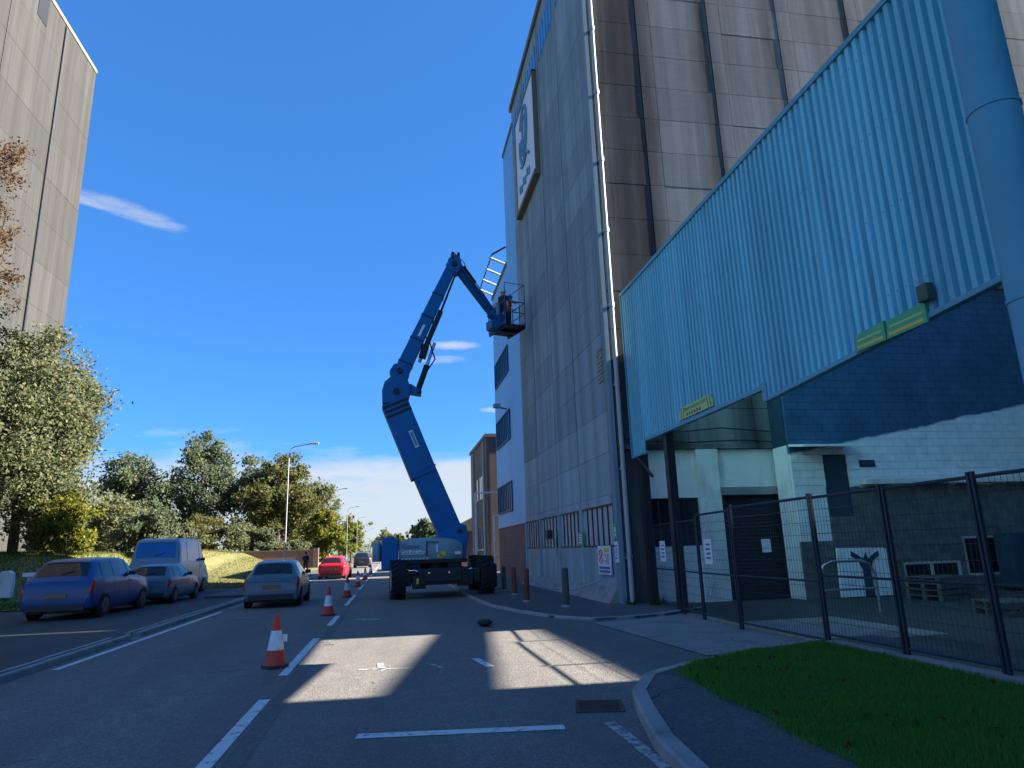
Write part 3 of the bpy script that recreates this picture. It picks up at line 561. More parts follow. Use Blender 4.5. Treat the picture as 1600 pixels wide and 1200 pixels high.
hb = thing('rear_shade_block', 'plain concrete block added unseen behind the blue clad block to shade the road', 'building', (12, 37.5, 0)); MB().box(0, 0, .05, 12, 7.6, 15).build('wall', 'concrete_front', hb); MB().box(-.1, -.1, 15, 12.1, 7.7, 15.25).build('parapet', 'sign_frame', hb)  # added out of view to keep sun off the road past the blue block
rs = thing('brick_store', 'small red brick store with pale gable past the brown building', 'building', (5.2, 62, 0)); MB().box(0, 0, .05, 6, 8, 3.2).build('wall', 'brickwork', rs); rr = MB(); rr.extrude([(-.3, 3.2), (3, 4.8), (6.3, 3.2)], 'y', -.2, 8.2); rr.build('roof', 'sign_frame', rs)
# --- teal corrugated loading canopy
CX = 6.6
cn = thing('loading_canopy', 'long teal corrugated steel screen wall of a loading canopy on black posts', 'canopy', (CX, 5.9, 0))
def corr(L, z0, z1, pitch=1 / 6, d=.07):
    mb = MB(); n = round(L / pitch); prof = []
    for k in range(n): y = k * pitch; prof += [(0, y), (0, y + pitch * .45), (d, y + pitch * .56), (d, y + pitch * .89)]
    prof.append((0, n * pitch + .012)); vs = [(x, y, z) for x, y in prof for z in (z0, z1)]; mb.add(vs, [(2 * i, 2 * i + 2, 2 * i + 3, 2 * i + 1) for i in range(len(prof) - 1)]); return mb
TOP = 8.66
for k in range(12):
    y = k * 1.0; z0 = 4.08 if y + 5.9 < 9.95 else (4.3 if y + 5.9 < 16.5 else 3.96)
    me = corr(1.0, z0, TOP)
    if y + 5.9 < 9.95: me.v = [(a, b, c if c > 5 else 4.34 - .056 * (b + y)) for a, b, c in me.v]
    o = me.build('corrugated_sheet', 'teal_sheet', cn); o.location = ((k % 2) * .005, y, 0)
    sol = o.modifiers.new('solid', 'SOLIDIFY'); sol.thickness = .004
fl = MB(); fl.beam((.04, 0, 4.31), (.04, 4.98, 4.03), .12, .07, side=(1, 0, 0)); fl.box(-.02, 5.02, 4.22, .10, 10.9, 4.3); fl.box(-.02, 10.92, 3.9, .10, 12, 3.96); fl.build('bottom_flashing', 'teal_trim', cn)
MB().box(-.03, 4.9, 4.0, .12, 5.03, 4.34).build('step_trim', 'teal_trim', cn)
MB().box(-.03, 0, TOP, .25, 12, TOP + .09).build('top_flashing', 'teal_trim', cn); MB().box(-.02, 11.97, 3.94, .4, 12.02, TOP).build('end_trim', 'teal_trim', cn)
MB().beam((.2, 0, 4.5), (.2, 4.4, 4.28), .2, .18, side=(1, 0, 0)).build('beam', 'black_steel', cn); MB().box(.10, 4.45, 4.33, .30, 10.9, 4.53).build('beam', 'black_steel', cn); MB().box(.10, 0, 8.2, .26, 12, 8.4).build('beam', 'black_steel', cn)
for y, zt in ((9.9, 4.33), (12.0 - .3, 3.96)): MB().box(.0 + .1, y - .1, .012, .3, y + .1, zt).build('post', 'black_steel', cn)
MB().tube([(.15, 11.0, 3.3), (.0, 11.6, 3.9)], .04, 6).build('brace', 'black_steel', cn)
sc_ = MB()
for zz_ in (4.75, 5.9, 7.1, 8.3):
    for k in range(72): sc_.box(-.008, .035 + k / 6 - .008, zz_ - .008, .004, .035 + k / 6 + .008, zz_ + .008)
sc_.build('fixing_screw', 'galvanised', cn, kind='stuff')
hs = thing('headroom_sign', 'lime green clipped-corner headroom sign low on the teal canopy', 'sign', (CX - .03, 13.65, 4.33))
bd = MB(); bd.extrude([(-.85, 0), (.85, 0), (.85, .14), (.72, .27), (-.72, .27), (-.85, .14)], 'x', -.012, .01); bd.build('board', 'sign_lime', hs)
lettering('lettering', 'MAX HEADROOM', .115, 'sign_dark', hs, (-.014, .55, .145), (R(90), 0, R(-90)), 1.15, .001); mk = MB()
for k in range(6): mk.box(-.015, .38 - k * .13, .04, -.012, .46 - k * .13, .1)
mk.build('small_print', 'sign_dark', hs); mk = MB()
for s_ in (-1, 1):
    for q in (.64, .76): mk.beam((-.014, s_ * q, .01), (-.014, s_ * (q - .06), .25), .004, .025, side=(1, 0, 0))
mk.build('stripes', 'sign_dark', hs)
for y0, y1, lab in ((7.72, 8.34, 'short green tattered sign board at the canopy edge beside a longer one'), (6.98, 7.70, 'longer green sign board with yellow stripe curling at its end on canopy')):
    o = thing('green_sign', lab, 'sign', (CX - .03, (y0 + y1) / 2, 4.16)); h = (y1 - y0) / 2; bd = MB(); bd.extrude([(-h, 0), (h, 0), (h - .04, .24), (-h, .27)], 'x', -.02, .01); bd.build('board', 'sign_green', o); MB().box(-.024, -h + .05, .03, -.018, h - .05, .075).build('stripe', 'sign_yellow', o); MB().box(-.024, -h + .06, .13, -.018, h - .08, .16).build('stripe', 'sign_lime', o)
o = thing('sign_light', 'small dark green box lamp on the canopy above the green signs', 'lamp', (CX - .02, 6.9, 4.4)); MB().box(-.12, -.09, 0, .0, .09, .22).build('housing', 'sign_dark', o, bevel=.015)
# duct and the next teal shed at the right
du = thing('teal_duct', 'fat vertical teal steel duct at the end of the corrugated canopy', 'duct', (CX - .06, 5.55, 0)); MB().tube([(0, 0, 2.2), (0, 0, 12)], .25, 24).build('pipe', 'teal_trim', du, True)
for z in (3.9, 6.1, 8.3): MB().lathe([(.25, z), (.262, z + .005), (.262, z + .045), (.25, z + .05)], 24).build('joint_band', 'teal_trim', du, True)
MB().tube([(0, 0, .1), (0, 0, 2.2)], .06, 10).build('support_leg', 'black_steel', du)
sh2 = thing('teal_shed', 'teal corrugated shed standing past the vertical duct', 'building', (CX + .5, -8, 0)); m_ = corr(13.2, 4.6, 12); m_.build('corrugated_sheet', 'teal_sheet', sh2); MB().box(.06, 0, .01, 5, 13.2, 12).build('wall', 'navy_panel', sh2); MB().box(-.1, -.1, 12, 5.1, 13.3, 12.2).build('roof', 'teal_trim', sh2)
# --- painted blockwork annex under the canopy
AX0, AY, AH = 10.95, 17.2, 9.05
an = thing('blockwork_annex', 'low painted blockwork annex, navy above and white below, behind the fence', 'building', (AX0, AY, 0))
dw, win, win2 = (.98, 1.74, 2.15, 3.87), (3.0, 4.8, .215, .86), (5.0, 6.3, .43, 1.505)
MB().box(.05, .11, .0, 17, .84, AH).build('core', 'joint_dark', an); MB().box(-.1, -.1, AH, 17.1, .84, AH + .2).build('roof', 'sign_frame', an)
bl = MB().box(.004, 0, .004, .436, .1, .211).mesh('block', 'block_paint'); hbk = MB().box(.004, 0, .004, .216, .1, .211).mesh('block', 'block_paint'); nblk = 0; rest = MB()
for r in range(42):
    for c in range(40):
        x = c * .44 + (.22 if r % 2 else 0); z = r * .215
        if x > 17 - .44: continue
        seg = [(x + .004, x + .436)]
        for oa, ob, lo, hi in (dw, win, win2):
            if z + .1 > lo and z + .1 < hi: seg = [q for p in seg for q in ((p[0], min(p[1], oa)), (max(p[0], ob), p[1])) if q[1] - q[0] > .02]
        for p0_, p1_ in seg:
            if p1_ - p0_ > .43 and x < 5.9 and z < 4.3: inst('block', bl, an, (x, random.uniform(-.008, .002), z))
            elif x < 5.9 and z < 4.3: MB().box(p0_, 0, z + .004, p1_, .1, z + .211).build('block', 'block_paint', an)
            else: rest.box(p0_, 0, z + .004, p1_, .1, z + .211)
    if r % 2: inst('block', hbk, an, (0, 0, r * .215))
MB().box(-.02, .11, 0, .05, .8, 4.15).build('side_wall', 'white_render', an); MB().box(-.02, .11, 4.15, .05, .8, AH).build('side_wall', 'navy_panel', an)
rest.build('upper_blocks', 'block_paint', an, kind='stuff')
MB().box(dw[0], .06, dw[2], dw[1], .1, dw[3]).build('door', 'navy_panel', an); 
for a in (win, win2):
    w = MB().box(a[0], .07, a[2], a[1], .1, a[3]).build('window', 'dark_glass', an); f = MB(); f.box(a[0], .0, a[2], a[0] + .06, .08, a[3]); f.box(a[1] - .06, 0, a[2], a[1], .08, a[3]); f.box(a[0] + .06, 0, a[3] - .06, a[1] - .06, .08, a[3]); f.box(a[0] + .06, 0, a[2], a[1] - .06, .08, a[2] + .06); f.box((a[0] + a[1]) / 2 - .03, 0, a[2] + .06, (a[0] + a[1]) / 2 + .03, .08, a[3] - .06); f.build('window_frame', 'grey_pipe', w)
MB().box(2.0, -.3, 3.0, 9, .0, 3.14).build('ledge', 'white_render', an); MB().box(2.1, -.02, 3.5, 2.6, .0, 3.7).build('vent', 'navy_panel', an)
lt = MB(); lt.extrude([(-.7, 4.0), (.02, 4.1), (.02, 4.17), (-.7, 4.05)], 'x', .0, 1.7); lt.build('door_canopy', 'white_panel', an)
ps = thing('painted_board', 'big white board with a dark forked figure propped against the annex wall', 'board', (AX0 + .88, AY - .14, .01)); MB().extrude([(0, .02), (1.66, .02), (1.66, 1.12), (1.5, 1.27), (.05, 1.3)], 'y', 0, .06).build('board', 'white_panel', ps, bevel=.01)
MB().extrude([(.72, .02), (1.0, .02), (.98, .7), (1.1, .95), (1.3, 1.08), (1.28, 1.2), (1.12, 1.12), (.95, 1.0), (.88, 1.16), (.8, 1.0), (.62, 1.12), (.45, 1.22), (.44, 1.08), (.62, .96), (.74, .72)], 'y', -.012, .0).build('figure', 'navy_panel', ps)
cb_ = thing('steel_cabinet', 'dark blue steel cabinet standing against the annex wall behind the fence', 'cabinet', (16.9, 16.6, .01)); MB().box(0, 0, .1, 1.3, .55, 1.55).build('body', 'navy_panel', cb_, bevel=.02)
for k in range(2): MB().box(.03 + k * .63, -.02, .16, .63 + k * .63, .0, 1.5).build('door', 'navy_panel', cb_, bevel=.008); MB().box(.58 + k * .1, -.045, .75, .6 + k * .1, -.02, .95).build('handle', 'galvanised', cb_)
for k in range(4): MB().box(.05 + (k % 2) * 1.12, .04 + (k // 2) * .42, 0, .13 + (k % 2) * 1.12, .12 + (k // 2) * .42, .1).build('foot', 'black_steel', cb_)
for i, (x, y, rz_, n_, l) in enumerate(((13.6, 15.6, .15, 4, 'stack of four weathered pallets in the yard behind the fence'), (12.2, 12.1, -.3, 2, 'two weathered pallets lying in the yard near the mesh gate'))):
    pa = thing('pallet_stack', l, 'pallets', (x, y, .012), rz_)
    for j in range(n_):
        for k in range(3): MB().box(-.6, -.5 + k * .45, j * .145, .6, -.4 + k * .45, j * .145 + .1).build('bearer', 'timber_grey', pa)
        for k in range(7): MB().box(-.6 + k * .18, -.5, j * .145 + .1, -.48 + k * .18, .5, j * .145 + .122).build('plank', 'timber_grey', pa)
# --- unseen blocks added right of the frame to shape the shade on the street
wh = thing('street_shade_block', 'tall unseen concrete block added to shade the near end of the street', 'building', (14, -34, 0)); MB().box(0, 0, .01, 4, 41.75, 17).build('wall', 'concrete_front', wh); MB().box(-.1, -.1, 17, 4.1, 41.75, 17.3).build('roof', 'sign_frame', wh)
ys = thing('patch_shade_block', 'unseen grey concrete block added to shade the road past the sunlit patch', 'building', (19.5, 13.35, 0)); MB().box(0, 0, .01, 9, 3.75, 12).build('wall', 'concrete_front', ys); MB().box(-.1, -.1, 12, 9.1, 3.75, 12.2).build('roof', 'sign_frame', ys)
ls = thing('yard_shade_block', 'long unseen block added to shade the pavement side of the sunlit patch', 'building', (26, -10, 0)); MB().box(0, 0, .01, 8, 25, 11.9).build('wall', 'brown_render', ls); MB().box(-.1, -.1, 11.9, 8.1, 25.1, 12.2).build('roof', 'sign_frame', ls)
cv = thing('wedge_shade_beam', 'inclined conveyor casing, unseen, added to drop a dark wedge across the sunlit patch', 'shading', (18.6, 5, -.74)); MB().beam((0, 0, 10.5), (0, 9.5, 9.75), .5, .62, side=(1, 0, 0), h2=.3).build('casing', 'galvanised', cv)  # added out of view to split the sunlit patch with its shadow
for y, z in ((-.0, 10.2), (9.5, 9.6)): MB().tube([(0, y, 0), (0, y, z)], .1, 8).build('leg', 'galvanised', cv)
# ---------------------------------------------------------------- silo on the left
LX = -19.3
lsilo = thing('weathered_silo', 'pale weathered concrete silo rising behind the trees across the road', 'silo', (-24.1, 15, 0)); lsilo.scale = (1, 1.25, 1.25)
MB().box(-16, 0, 0, -.08, 30.4, 32.4).build('core', 'joint_dark', lsilo)
yb = [0, 5.2, 10.4, 15.6, 20.9, 26.2, 30.45]
_lp = {}
for a, b in zip(yb, yb[1:]):
    for k in range(13):
        z0, z1 = k * 2.5, min((k + 1) * 2.5, 32.5)
        if b > 30 : pass
        key = (round(b - a, 3), round(z1 - z0, 2))
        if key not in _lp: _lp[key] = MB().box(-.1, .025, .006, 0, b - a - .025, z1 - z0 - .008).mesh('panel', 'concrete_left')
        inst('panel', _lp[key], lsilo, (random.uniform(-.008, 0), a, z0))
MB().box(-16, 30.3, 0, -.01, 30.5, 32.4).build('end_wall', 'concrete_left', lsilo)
MB().box(-16, -.05, 32.5, .05, 30.55, 32.75).build('parapet', 'sign_frame', lsilo)
MB().box(-.05, 23.2, 30.6, .03, 24.2, 32.45).build('hoist_opening', 'black_paint', lsilo); MB().tube([(.07, 26.2, 2), (.07, 26.2, 32.3)], .07, 8).build('downpipe', 'dark_metal', lsilo)

# ---------------------------------------------------------------- bollards, fence, small street things
def bollard(x, y, h, m, label, r=.085, lean=0):
    o = thing('bollard', label, 'bollard', (x, y, .05)); o.rotation_euler = (R(lean), R(lean * .6), 0)
    MB().lathe([(r, 0), (r * 1.02, h * .5), (r * .98, h - .05), (r * .8, h - .01), (r * .3, h)], 12).build('post', m, o, True); MB().lathe([(r * 1.5, -.0), (r * 1.45, .03), (r, .05)], 12).build('footing', 'plinth_concrete', o); return o
bollard(4.6, 18.25, 1.0, 'timber_grey', 'thick grey bollard nearest the silo corner, standing alone on the pavement', .095)
bollard(4.0, 20.6, .96, 'timber_red', 'rust red bollard with a chain next to the thick grey bollard', .085, 1)
bollard(4.22, 23.8, .92, 'timber_red', 'red leaning bollard in the middle of the pavement row', .085, -3)
bollard(4.25, 26.3, .92, 'timber_grey', 'dark grey bollard between the leaning red one and the black one', .08)
bollard(4.33, 29.0, .95, 'black_steel', 'slim black bollard at the brick base of the blue block', .075)
ch = MB(); ch.tube([(4.0, 20.6, .75), (4.6, 20.3, .42), (5.3, 20.0, .36), (6.05, 19.7, .6)], .018, 5); tag(ch.build('chain', 'galvanised'), 'slack chain from the rust red bollard to the silo wall', 'chain')
sbg = MB(); n = 10
for i in range(6):
    for j in range(n):
        a = 2 * math.pi * j / n; t_ = i / 5 * math.pi; sbg.v.append((2.02 + .17 * math.sin(t_) * math.cos(a) * (1 + .1 * math.sin(3 * a)), 15.2 + .24 * math.sin(t_) * math.sin(a), .075 - .07 * math.cos(t_)))
sbg.f = [(i * n + j, i * n + (j + 1) % n, (i + 1) * n + (j + 1) % n, (i + 1) * n + j) for i in range(5) for j in range(n)]; sbg.mi = [0] * len(sbg.f)
tag(sbg.build('sandbag', 'rubber', None, True), 'small black sandbag lying on the road near the pavement corner', 'sandbag')
# mesh fence
def fence(y0, y1, x0, x1, label, h=2.1, gate=False):
    o = thing('mesh_fence', label, 'fence', (x0, y0, .1 if y1 < 10.2 else .012)); L = math.hypot(y1 - y0, x1 - x0); o.rotation_euler = (0, 0, math.atan2(-(x1 - x0), y1 - y0))
    for y in (0, L): MB().box(-.02, y - .018, 0, .02, y + .018, h + .06).build('post', 'fence_grey', o)
    for z, r_ in ((h, .022), (.95, .018), (.12, .02)): MB().tube([(0, .03, z), (0, L - .03, z)], r_, 6).build('rail', 'fence_grey', o)
    w = MB()
    for k in range(1, int(L / .075)): y = k * .075; w.tube([(0, y, .12), (0, y, h)], .0028, 3, cap=False)
    for k in range(1, 11): z = .12 + k * (h - .12) / 11; w.tube([(.006, .03, z), (.006, L - .03, z)], .004, 3, cap=False)
    w.build('wire_mesh', 'fence_grey', o); return o
fence(5.0, 6.55, 6.35, 6.35, 'mesh fence panel next to the vertical teal duct'); fence(6.62, 8.0, 6.36, 6.36, 'mesh fence panel in front of the barred annex window'); fence(8.07, 9.6, 6.36, 6.36, 'mesh fence panel in front of the white leaning panels'); fence(9.66, 12.2, 6.36, 6.38, 'long mesh gate panel across the driveway with the shutter behind it', 2.2)
fence(12.28, 14.0, 6.38, 6.5, 'mesh gate leaf carrying a paper notice', 2.15); fence(14.06, 15.3, 6.5, 6.62, 'narrow mesh fence panel between notice gate and black canopy post', 2.05); fence(15.9, 17.6, 6.72, 6.86, 'mesh fence panel between black canopy post and silo corner', 2.05)
for y, x, lab in ((13.4, 6.44, 'white paper notice wired to the mesh gate leaf'), (16.6, 6.76, 'small white notice wired to the fence panel by the silo corner')):
    o = thing('fence_notice', lab, 'sign', (x - .02, y, 1.15)); MB().box(-.006, -.17, 0, .0, .17, .5).build('sheet', 'sign_white', o); mk = MB()
    for k in range(4): mk.box(-.009, -.1, .1 + k * .09, -.006, .1 - .03 * (k % 2), .14 + k * .09)
    mk.build('lettering', 'sign_blue', o)
hr = thing('hoop_barrier', 'bent steel hoop barrier standing behind the mesh fence', 'barrier', (9.0, 13.6, .012)); MB().tube([(0, 0, 0), (0, 0, .8), (.1, 0, 1.0), (.3, 0, 1.08), (1.0, 0, 1.08), (1.2, 0, 1.0), (1.3, 0, .8), (1.3, 0, 0)], .03, 8).build('hoop', 'galvanised', hr, True); MB().tube([(0, 0, .5), (1.3, 0, .5)], .025, 8).build('rail', 'galvanised', hr, True)
wd = MB()
for x, y in ((6.7, 17.4), (6.3, 17.9), (6.85, 15.6), (7.1, 17.9)):
    for k in range(26):
        a = random.uniform(0, 6.28); r_ = random.uniform(0, .16); px_, py_ = x + r_ * math.cos(a), y + r_ * math.sin(a); h = random.uniform(.08, .3); wd.add([(px_ - .012, py_, .04), (px_ + .012, py_, .04), (px_ + .1 * math.cos(a), py_ + .1 * math.sin(a), .05 + h)], [(0, 1, 2)])
o = wd.build('weeds', 'verge_blade'); o['kind'] = 'stuff'; tag(o, 'tufts of weeds along the foot of the fence and silo', 'weeds')
# cones
def make_cone(label, loc):
    o = thing('traffic_cone', label, 'cone', loc, random.uniform(-.3, .3), 'cones along the lane line')
    MB().prism([(.2 * math.cos(a), .2 * math.sin(a)) for a in [R(45 + 90 * k + d) for k in range(4) for d in (-33, 33)]], 0, .045).build('base', 'cone_base', o, bevel=.008)
    prof = [(.165, .045), (.15, .07), (.035, .74), (.02, .75)]
    def rr(z): return .15 + (.035 - .15) * (z - .07) / .67
    MB().lathe([(.165, .045), (.15, .07), (rr(.25), .25)], 20).build('lower_cone', 'cone_red', o, True); MB().lathe([(rr(.25) + .002, .25), (rr(.52) + .002, .52)], 20).build('sleeve', 'cone_white', o, True); MB().lathe([(rr(.52), .52), (.036, .735), (.026, .75)], 20).build('tip', 'cone_red', o, True); return o
cl_ = ['traffic cone with a small white tag, beside the sunlit patch of road', 'traffic cone standing beside the silver hatchback', 'traffic cone on the lane line just left of the lift wheel', 'traffic cone in shade behind the red hatchback', 'bright traffic cone in the sunlit strip past the lift', 'distant traffic cone near the black car']
for (x, y), l in zip(((-1.66, 11.2), (-1.62, 19.8), (-1.58, 27.6), (-1.56, 36), (-1.5, 45), (-1.45, 56)), cl_):
    c = make_cone(l, (x, y, .002))
    if y < 12: MB().box(.10, -.02, .36, .16, .02, .46).build('tag', 'cone_white', c)
# street lamps
def lamp(y, label, x=-7.1, h=8.3):
    o = thing('street_lamp', label, 'street lamp', (x, y, .08), 0, 'street lamps along the footpath')
    MB().tube([(0, 0, 0), (0, 0, 1.3), (0, 0, 1.32), (0, 0, h)], [.085, .085, .055, .04], 10).build('pole', 'galvanised', o, True)
    MB().tube([(0, 0, h), (.03, 0, h + .35), (.14, 0, h + .62), (.35, 0, h + .76), (1.5, 0, h + .98)], .035, 8).build('arm', 'galvanised', o, True)
    hd = MB(); hd.box(1.4, -.11, h + .93, 2.0, .11, h + 1.07); hd.build('lantern', 'lamp_head', o, bevel=.03); return o
for y, l in ((50, 'tall grey street lamp beside the dark brick wall and pedestrian'), (86, 'street lamp beyond the red car, standing past the brick wall'), (120, 'third street lamp along the footpath, past the yellow tree'), (156, 'distant street lamp, fourth along the footpath'), (194, 'distant street lamp, fifth along the footpath'), (232, 'most distant thin street lamp, last of the row')): lamp(y, l)
# brick wall, stone marker, guard rail
bw = thing('brick_wall', 'low dark brick wall with stone coping across the grass bank', 'wall', (-14.2, 70, .4)); MB().box(0, 0, 0, 6.9, .35, 1.65).build('wall', 'brickwork', bw); MB().box(-.05, -.05, 1.65, 6.95, .4, 1.75).build('coping', 'sign_frame', bw); MB().box(6.9, -.08, 0, 7.4, .43, 1.85).build('pier', 'brickwork', bw)
zz = float(bank_z(-16.2, 33))
mk = thing('stone_marker', 'pale rough stone block standing on the grass verge behind the blue car', 'stone', (-16.0, 33.2, zz - .05)); mk.scale = (.55, .7, .78); pb = MB(); pb.extrude([(-.52, 0), (.5, 0), (.52, .8), (.45, 1.28), (.2, 1.42), (-.35, 1.4), (-.5, 1.2)], 'y', -.2, .2); pb.build('block', 'white_render', mk, bevel=.04)
gr = thing('guard_rail', 'white guard rail running along the verge behind the blue car', 'railing', (-15.6, 33.4, zz)); MB().box(0.1, -.03, .78, 3.4, .03, .95).build('rail', 'white_panel', gr)
for k in range(2): MB().box(.3 + k * 1.85, -.04, -.6, .4 + k * 1.85, .04, .8).build('post', 'galvanised', gr)
# ---------------------------------------------------------------- vehicles
def crom(p0, p1, p2, p3, t): return .5 * ((2 * p1) + (-p0 + p2) * t + (2 * p0 - 5 * p1 + 4 * p2 - p3) * t * t + (-p0 + 3 * p1 - 3 * p2 + p3) * t ** 3)
class Body:
    """lofted car body: st = stations (y, z_bottom, z_belt, z_top, w_low, w_belt, w_top), levels 0..6 from sill to roof centre"""
    def __init__(s, st):
        s.g = []
        for y, zb, zl, zt, wl_, wb, wt in st:
            zm = zb + (zl - zb) * .55
            s.g.append([Vector((wl_ * .93, y, zb)), Vector((wl_, y, zb + .12 * (zl - zb) + .03)), Vector((max(wl_, wb) * 1.015, y, zm)), Vector((wb, y, zl)), Vector((wt, y, zt - .05 * min(1, (zt - zl) * 3 + .2))), Vector((wt * .6, y, zt - .008)), Vector((0, y, zt))])
        s.n = len(st)
    def P(s, u, l, side=1):
        u = min(max(u, 0), s.n - 1 - 1e-6); l = min(max(l, 0), 6 - 1e-6); i, j = int(u), int(l); a, b = u - i, l - j
        def row(k):
            k = min(max(k, 0), s.n - 1); r = s.g[k]; q = [r[min(max(j + d, 0), 6)] for d in (-1, 0, 1, 2)]
            v = q[1].lerp(q[2], b); c = crom(q[0], q[1], q[2], q[3], b); return v * .5 + c * .5
        v = row(i).lerp(row(i + 1), a) * .45 + crom(row(i - 1), row(i), row(i + 1), row(i + 2), a) * .55
        return Vector((v.x * side, v.y, v.z))
    def skin(s, mb, du=4, dl=3, mi=0):
        nu, nl = (s.n - 1) * du, 6 * dl; ring = []
        for i in range(nu + 1):
            u = i / du; ring.append([s.P(u, l / dl, 1) for l in range(nl + 1)] + [s.P(u, l / dl, -1) for l in range(nl - 1, -1, -1)])
        k = len(ring[0]); mb.add([v for r in ring for v in r], [(i * k + j, i * k + (j + 1) % k, (i + 1) * k + (j + 1) % k, (i + 1) * k + j) for i in range(nu) for j in range(k)] + [tuple(range(k)), tuple(nu * k + j for j in range(k - 1, -1, -1))], mi)
    def patch(s, mb, u0, u1, l0, l1, side=1, off=.008, n=5, mi=0, u0b=None, u1b=None):
        """panel lying on the body between stations u and levels l, standing 'off' proud; u0b/u1b rake its ends"""
        vs = []
        for i in range(n + 1):
            for j in range(n + 1):
                tj = j / n; l = l0 + (l1 - l0) * tj; a0 = u0 + ((u0 if u0b is None else u0b) - u0) * tj; a1 = u1 + ((u1 if u1b is None else u1b) - u1) * tj; u = a0 + (a1 - a0) * i / n
                p = s.P(u, l, side); e = .02; d1 = s.P(u + e, l, side) - s.P(u - e, l, side); d2 = s.P(u, l + e, side) - s.P(u, l - e, side); nn = d1.cross(d2).normalized()
                if (nn.x * side < 0 and abs(nn.x) > .3) or (abs(nn.x) <= .3 and nn.z < 0): nn = -nn
                vs.append(p + nn * off)
        m = n + 1; mb.add(vs, [(i * m + j, i * m + j + 1, (i + 1) * m + j + 1, (i + 1) * m + j) for i in range(n) for j in range(n)], mi)
    def patch_full(s, mb, u0, u1, l0, off=.008, n=6, mi=0):
        """glass across the whole width (rear window, windscreen)"""
        ls = [l0 + (6 - l0) * k / n for k in range(n + 1)]; vs = []
        cols = [(l, 1) for l in ls] + [(l, -1) for l in ls[-2::-1]]
        for i in range(n + 1):
            for l, sd_ in cols:
                u = u0 + (u1 - u0) * i / n; p = s.P(u, l, sd_); d = s.P(u + .05, 6, 1) - s.P(u - .05, 6, 1); nn = Vector((0, -d.z, d.y)).normalized()
                if nn.z < 0: nn = -nn
                vs.append(p + nn * off)
        m = len(cols); mb.add(vs, [(i * m + j, i * m + j + 1, (i + 1) * m + j + 1, (i + 1) * m + j) for i in range(n) for j in range(m - 1)], mi)
def wheel_parts(parent, x, y, r, w, side):
    o = MB(); o.lathe([(r * .55, -w / 2), (r * .9, -w / 2), (r, -w * .32), (r, w * .32), (r * .9, w / 2), (r * .55, w / 2)], 28, axis='x'); wv = o.build('wheel', 'rubber', parent, True); wv.location = (x, y, r)
    d = MB(); xx = side * (w / 2 - .01); d.lathe([(.02, xx), (r * .6, xx), (r * .64, xx + side * .012)], 24, axis='x')
    for k in range(5): a = 2 * math.pi * k / 5; d.beam((xx + side * .008, .03 * math.cos(a), .03 * math.sin(a)), (xx + side * .012, r * .58 * math.cos(a), r * .58 * math.sin(a)), .02, .06, side=(1, 0, 0))
    d.build('rim', 'rim', wv, True)
def car(name, label, loc, rz, st, paint, wheels, R_, rear_u, side_wins, W_, H_, cat='car', van=False, plate='plate_yellow', glassm='dark_glass'):
    o = thing(name, label, cat, loc, rz); B = Body(st); mb = MB(); B.skin(mb); mb.build('body', paint, o, True)
    m = MB(); B.patch_full(m, rear_u[0], rear_u[1], 4.15 if not van else 4.3); m.build('rear_window', glassm, o, True)
    m = MB(); B.patch_full(m, rear_u[2], rear_u[3], 4.1); m.build('windscreen', glassm, o, True)
    for sd_ in (1, -1):
        for a, b, ab, bb in side_wins: m = MB(); B.patch(m, a, b, 3.12, 3.86, sd_, .007, 5, 0, ab, bb); m.build('side_window', glassm, o, True)
        m = MB(); B.patch(m, *rear_u[4], sd_, .014); m.build('tail_light', 'tail_red', o, True)
        mi_ = MB(); mi_.box(-.09, -.05, -.06, .09, .05, .07); q = B.P(rear_u[3] - 1.1, 3.15, sd_); mm = mi_.build('mirror', 'trim_black', o, bevel=.025); mm.location = (q.x + sd_ * .1, q.y, q.z + .03)
        for wy in wheels:
            ar = MB(); ar.lathe([(R_ * 1.14, -.012), (R_ * 1.14, .012)], 28, axis='x'); arc = ar.build('wheel_arch', 'trim_black', o); arc.location = (sd_ * (W_ / 2 - .012), wy, R_ * 1.02)
            wheel_parts(o, sd_ * (W_ / 2 - .085), wy, R_, .21, sd_)
        m = MB()
        for u in side_wins: B.patch(m, u[0] - .04, u[0] - .02, .9, 3.0, sd_, .003)
        m.build('door_seam', 'trim_black', o)
        ha = MB(); q = B.P(side_wins[-1][0] + .12, 2.75, sd_); ha.box(-.012, -.09, -.015, .012, .09, .015); hh = ha.build('door_handle', paint, o, bevel=.006); hh.location = (q.x + sd_ * .012, q.y, q.z)
    y0 = st[0][0]
    MB().box(-.27, y0 - .03, .60 if not van else .5, .27, y0 + .02, .71 if not van else .61).build('number_plate', plate, o); MB().box(-W_ * .40, y0 - .018, .24, W_ * .40, y0 + .06, .42).build('bumper_trim', 'trim_black', o, bevel=.02)
    MB().box(-W_ * .42, y0 + .3, .17, W_ * .42, st[-1][0] - .3, .32).build('underbody', 'trim_black', o)
    m = MB(); B.patch_full(m, rear_u[1] + .02, rear_u[1] + .22, 4.35, .035, 4); m.build('spoiler', paint, o, True)
    m = MB(); m.box(-W_ * .36, y0 + .012, .80 if not van else 1.15, W_ * .36, y0 + .05, .815 if not van else 1.165); m.build('tailgate_seam', 'trim_black', o)
    wp = MB(); a, b = B.P(rear_u[0] + .06, 6, 1), B.P(rear_u[0] + (rear_u[1] - rear_u[0]) * .3, 5.3, 1); wp.tube([a + Vector((0, -.02, .03)), b + Vector((0, -.01, .03))], .012, 5); wp.build('rear_wiper', 'trim_black', o)
    return o
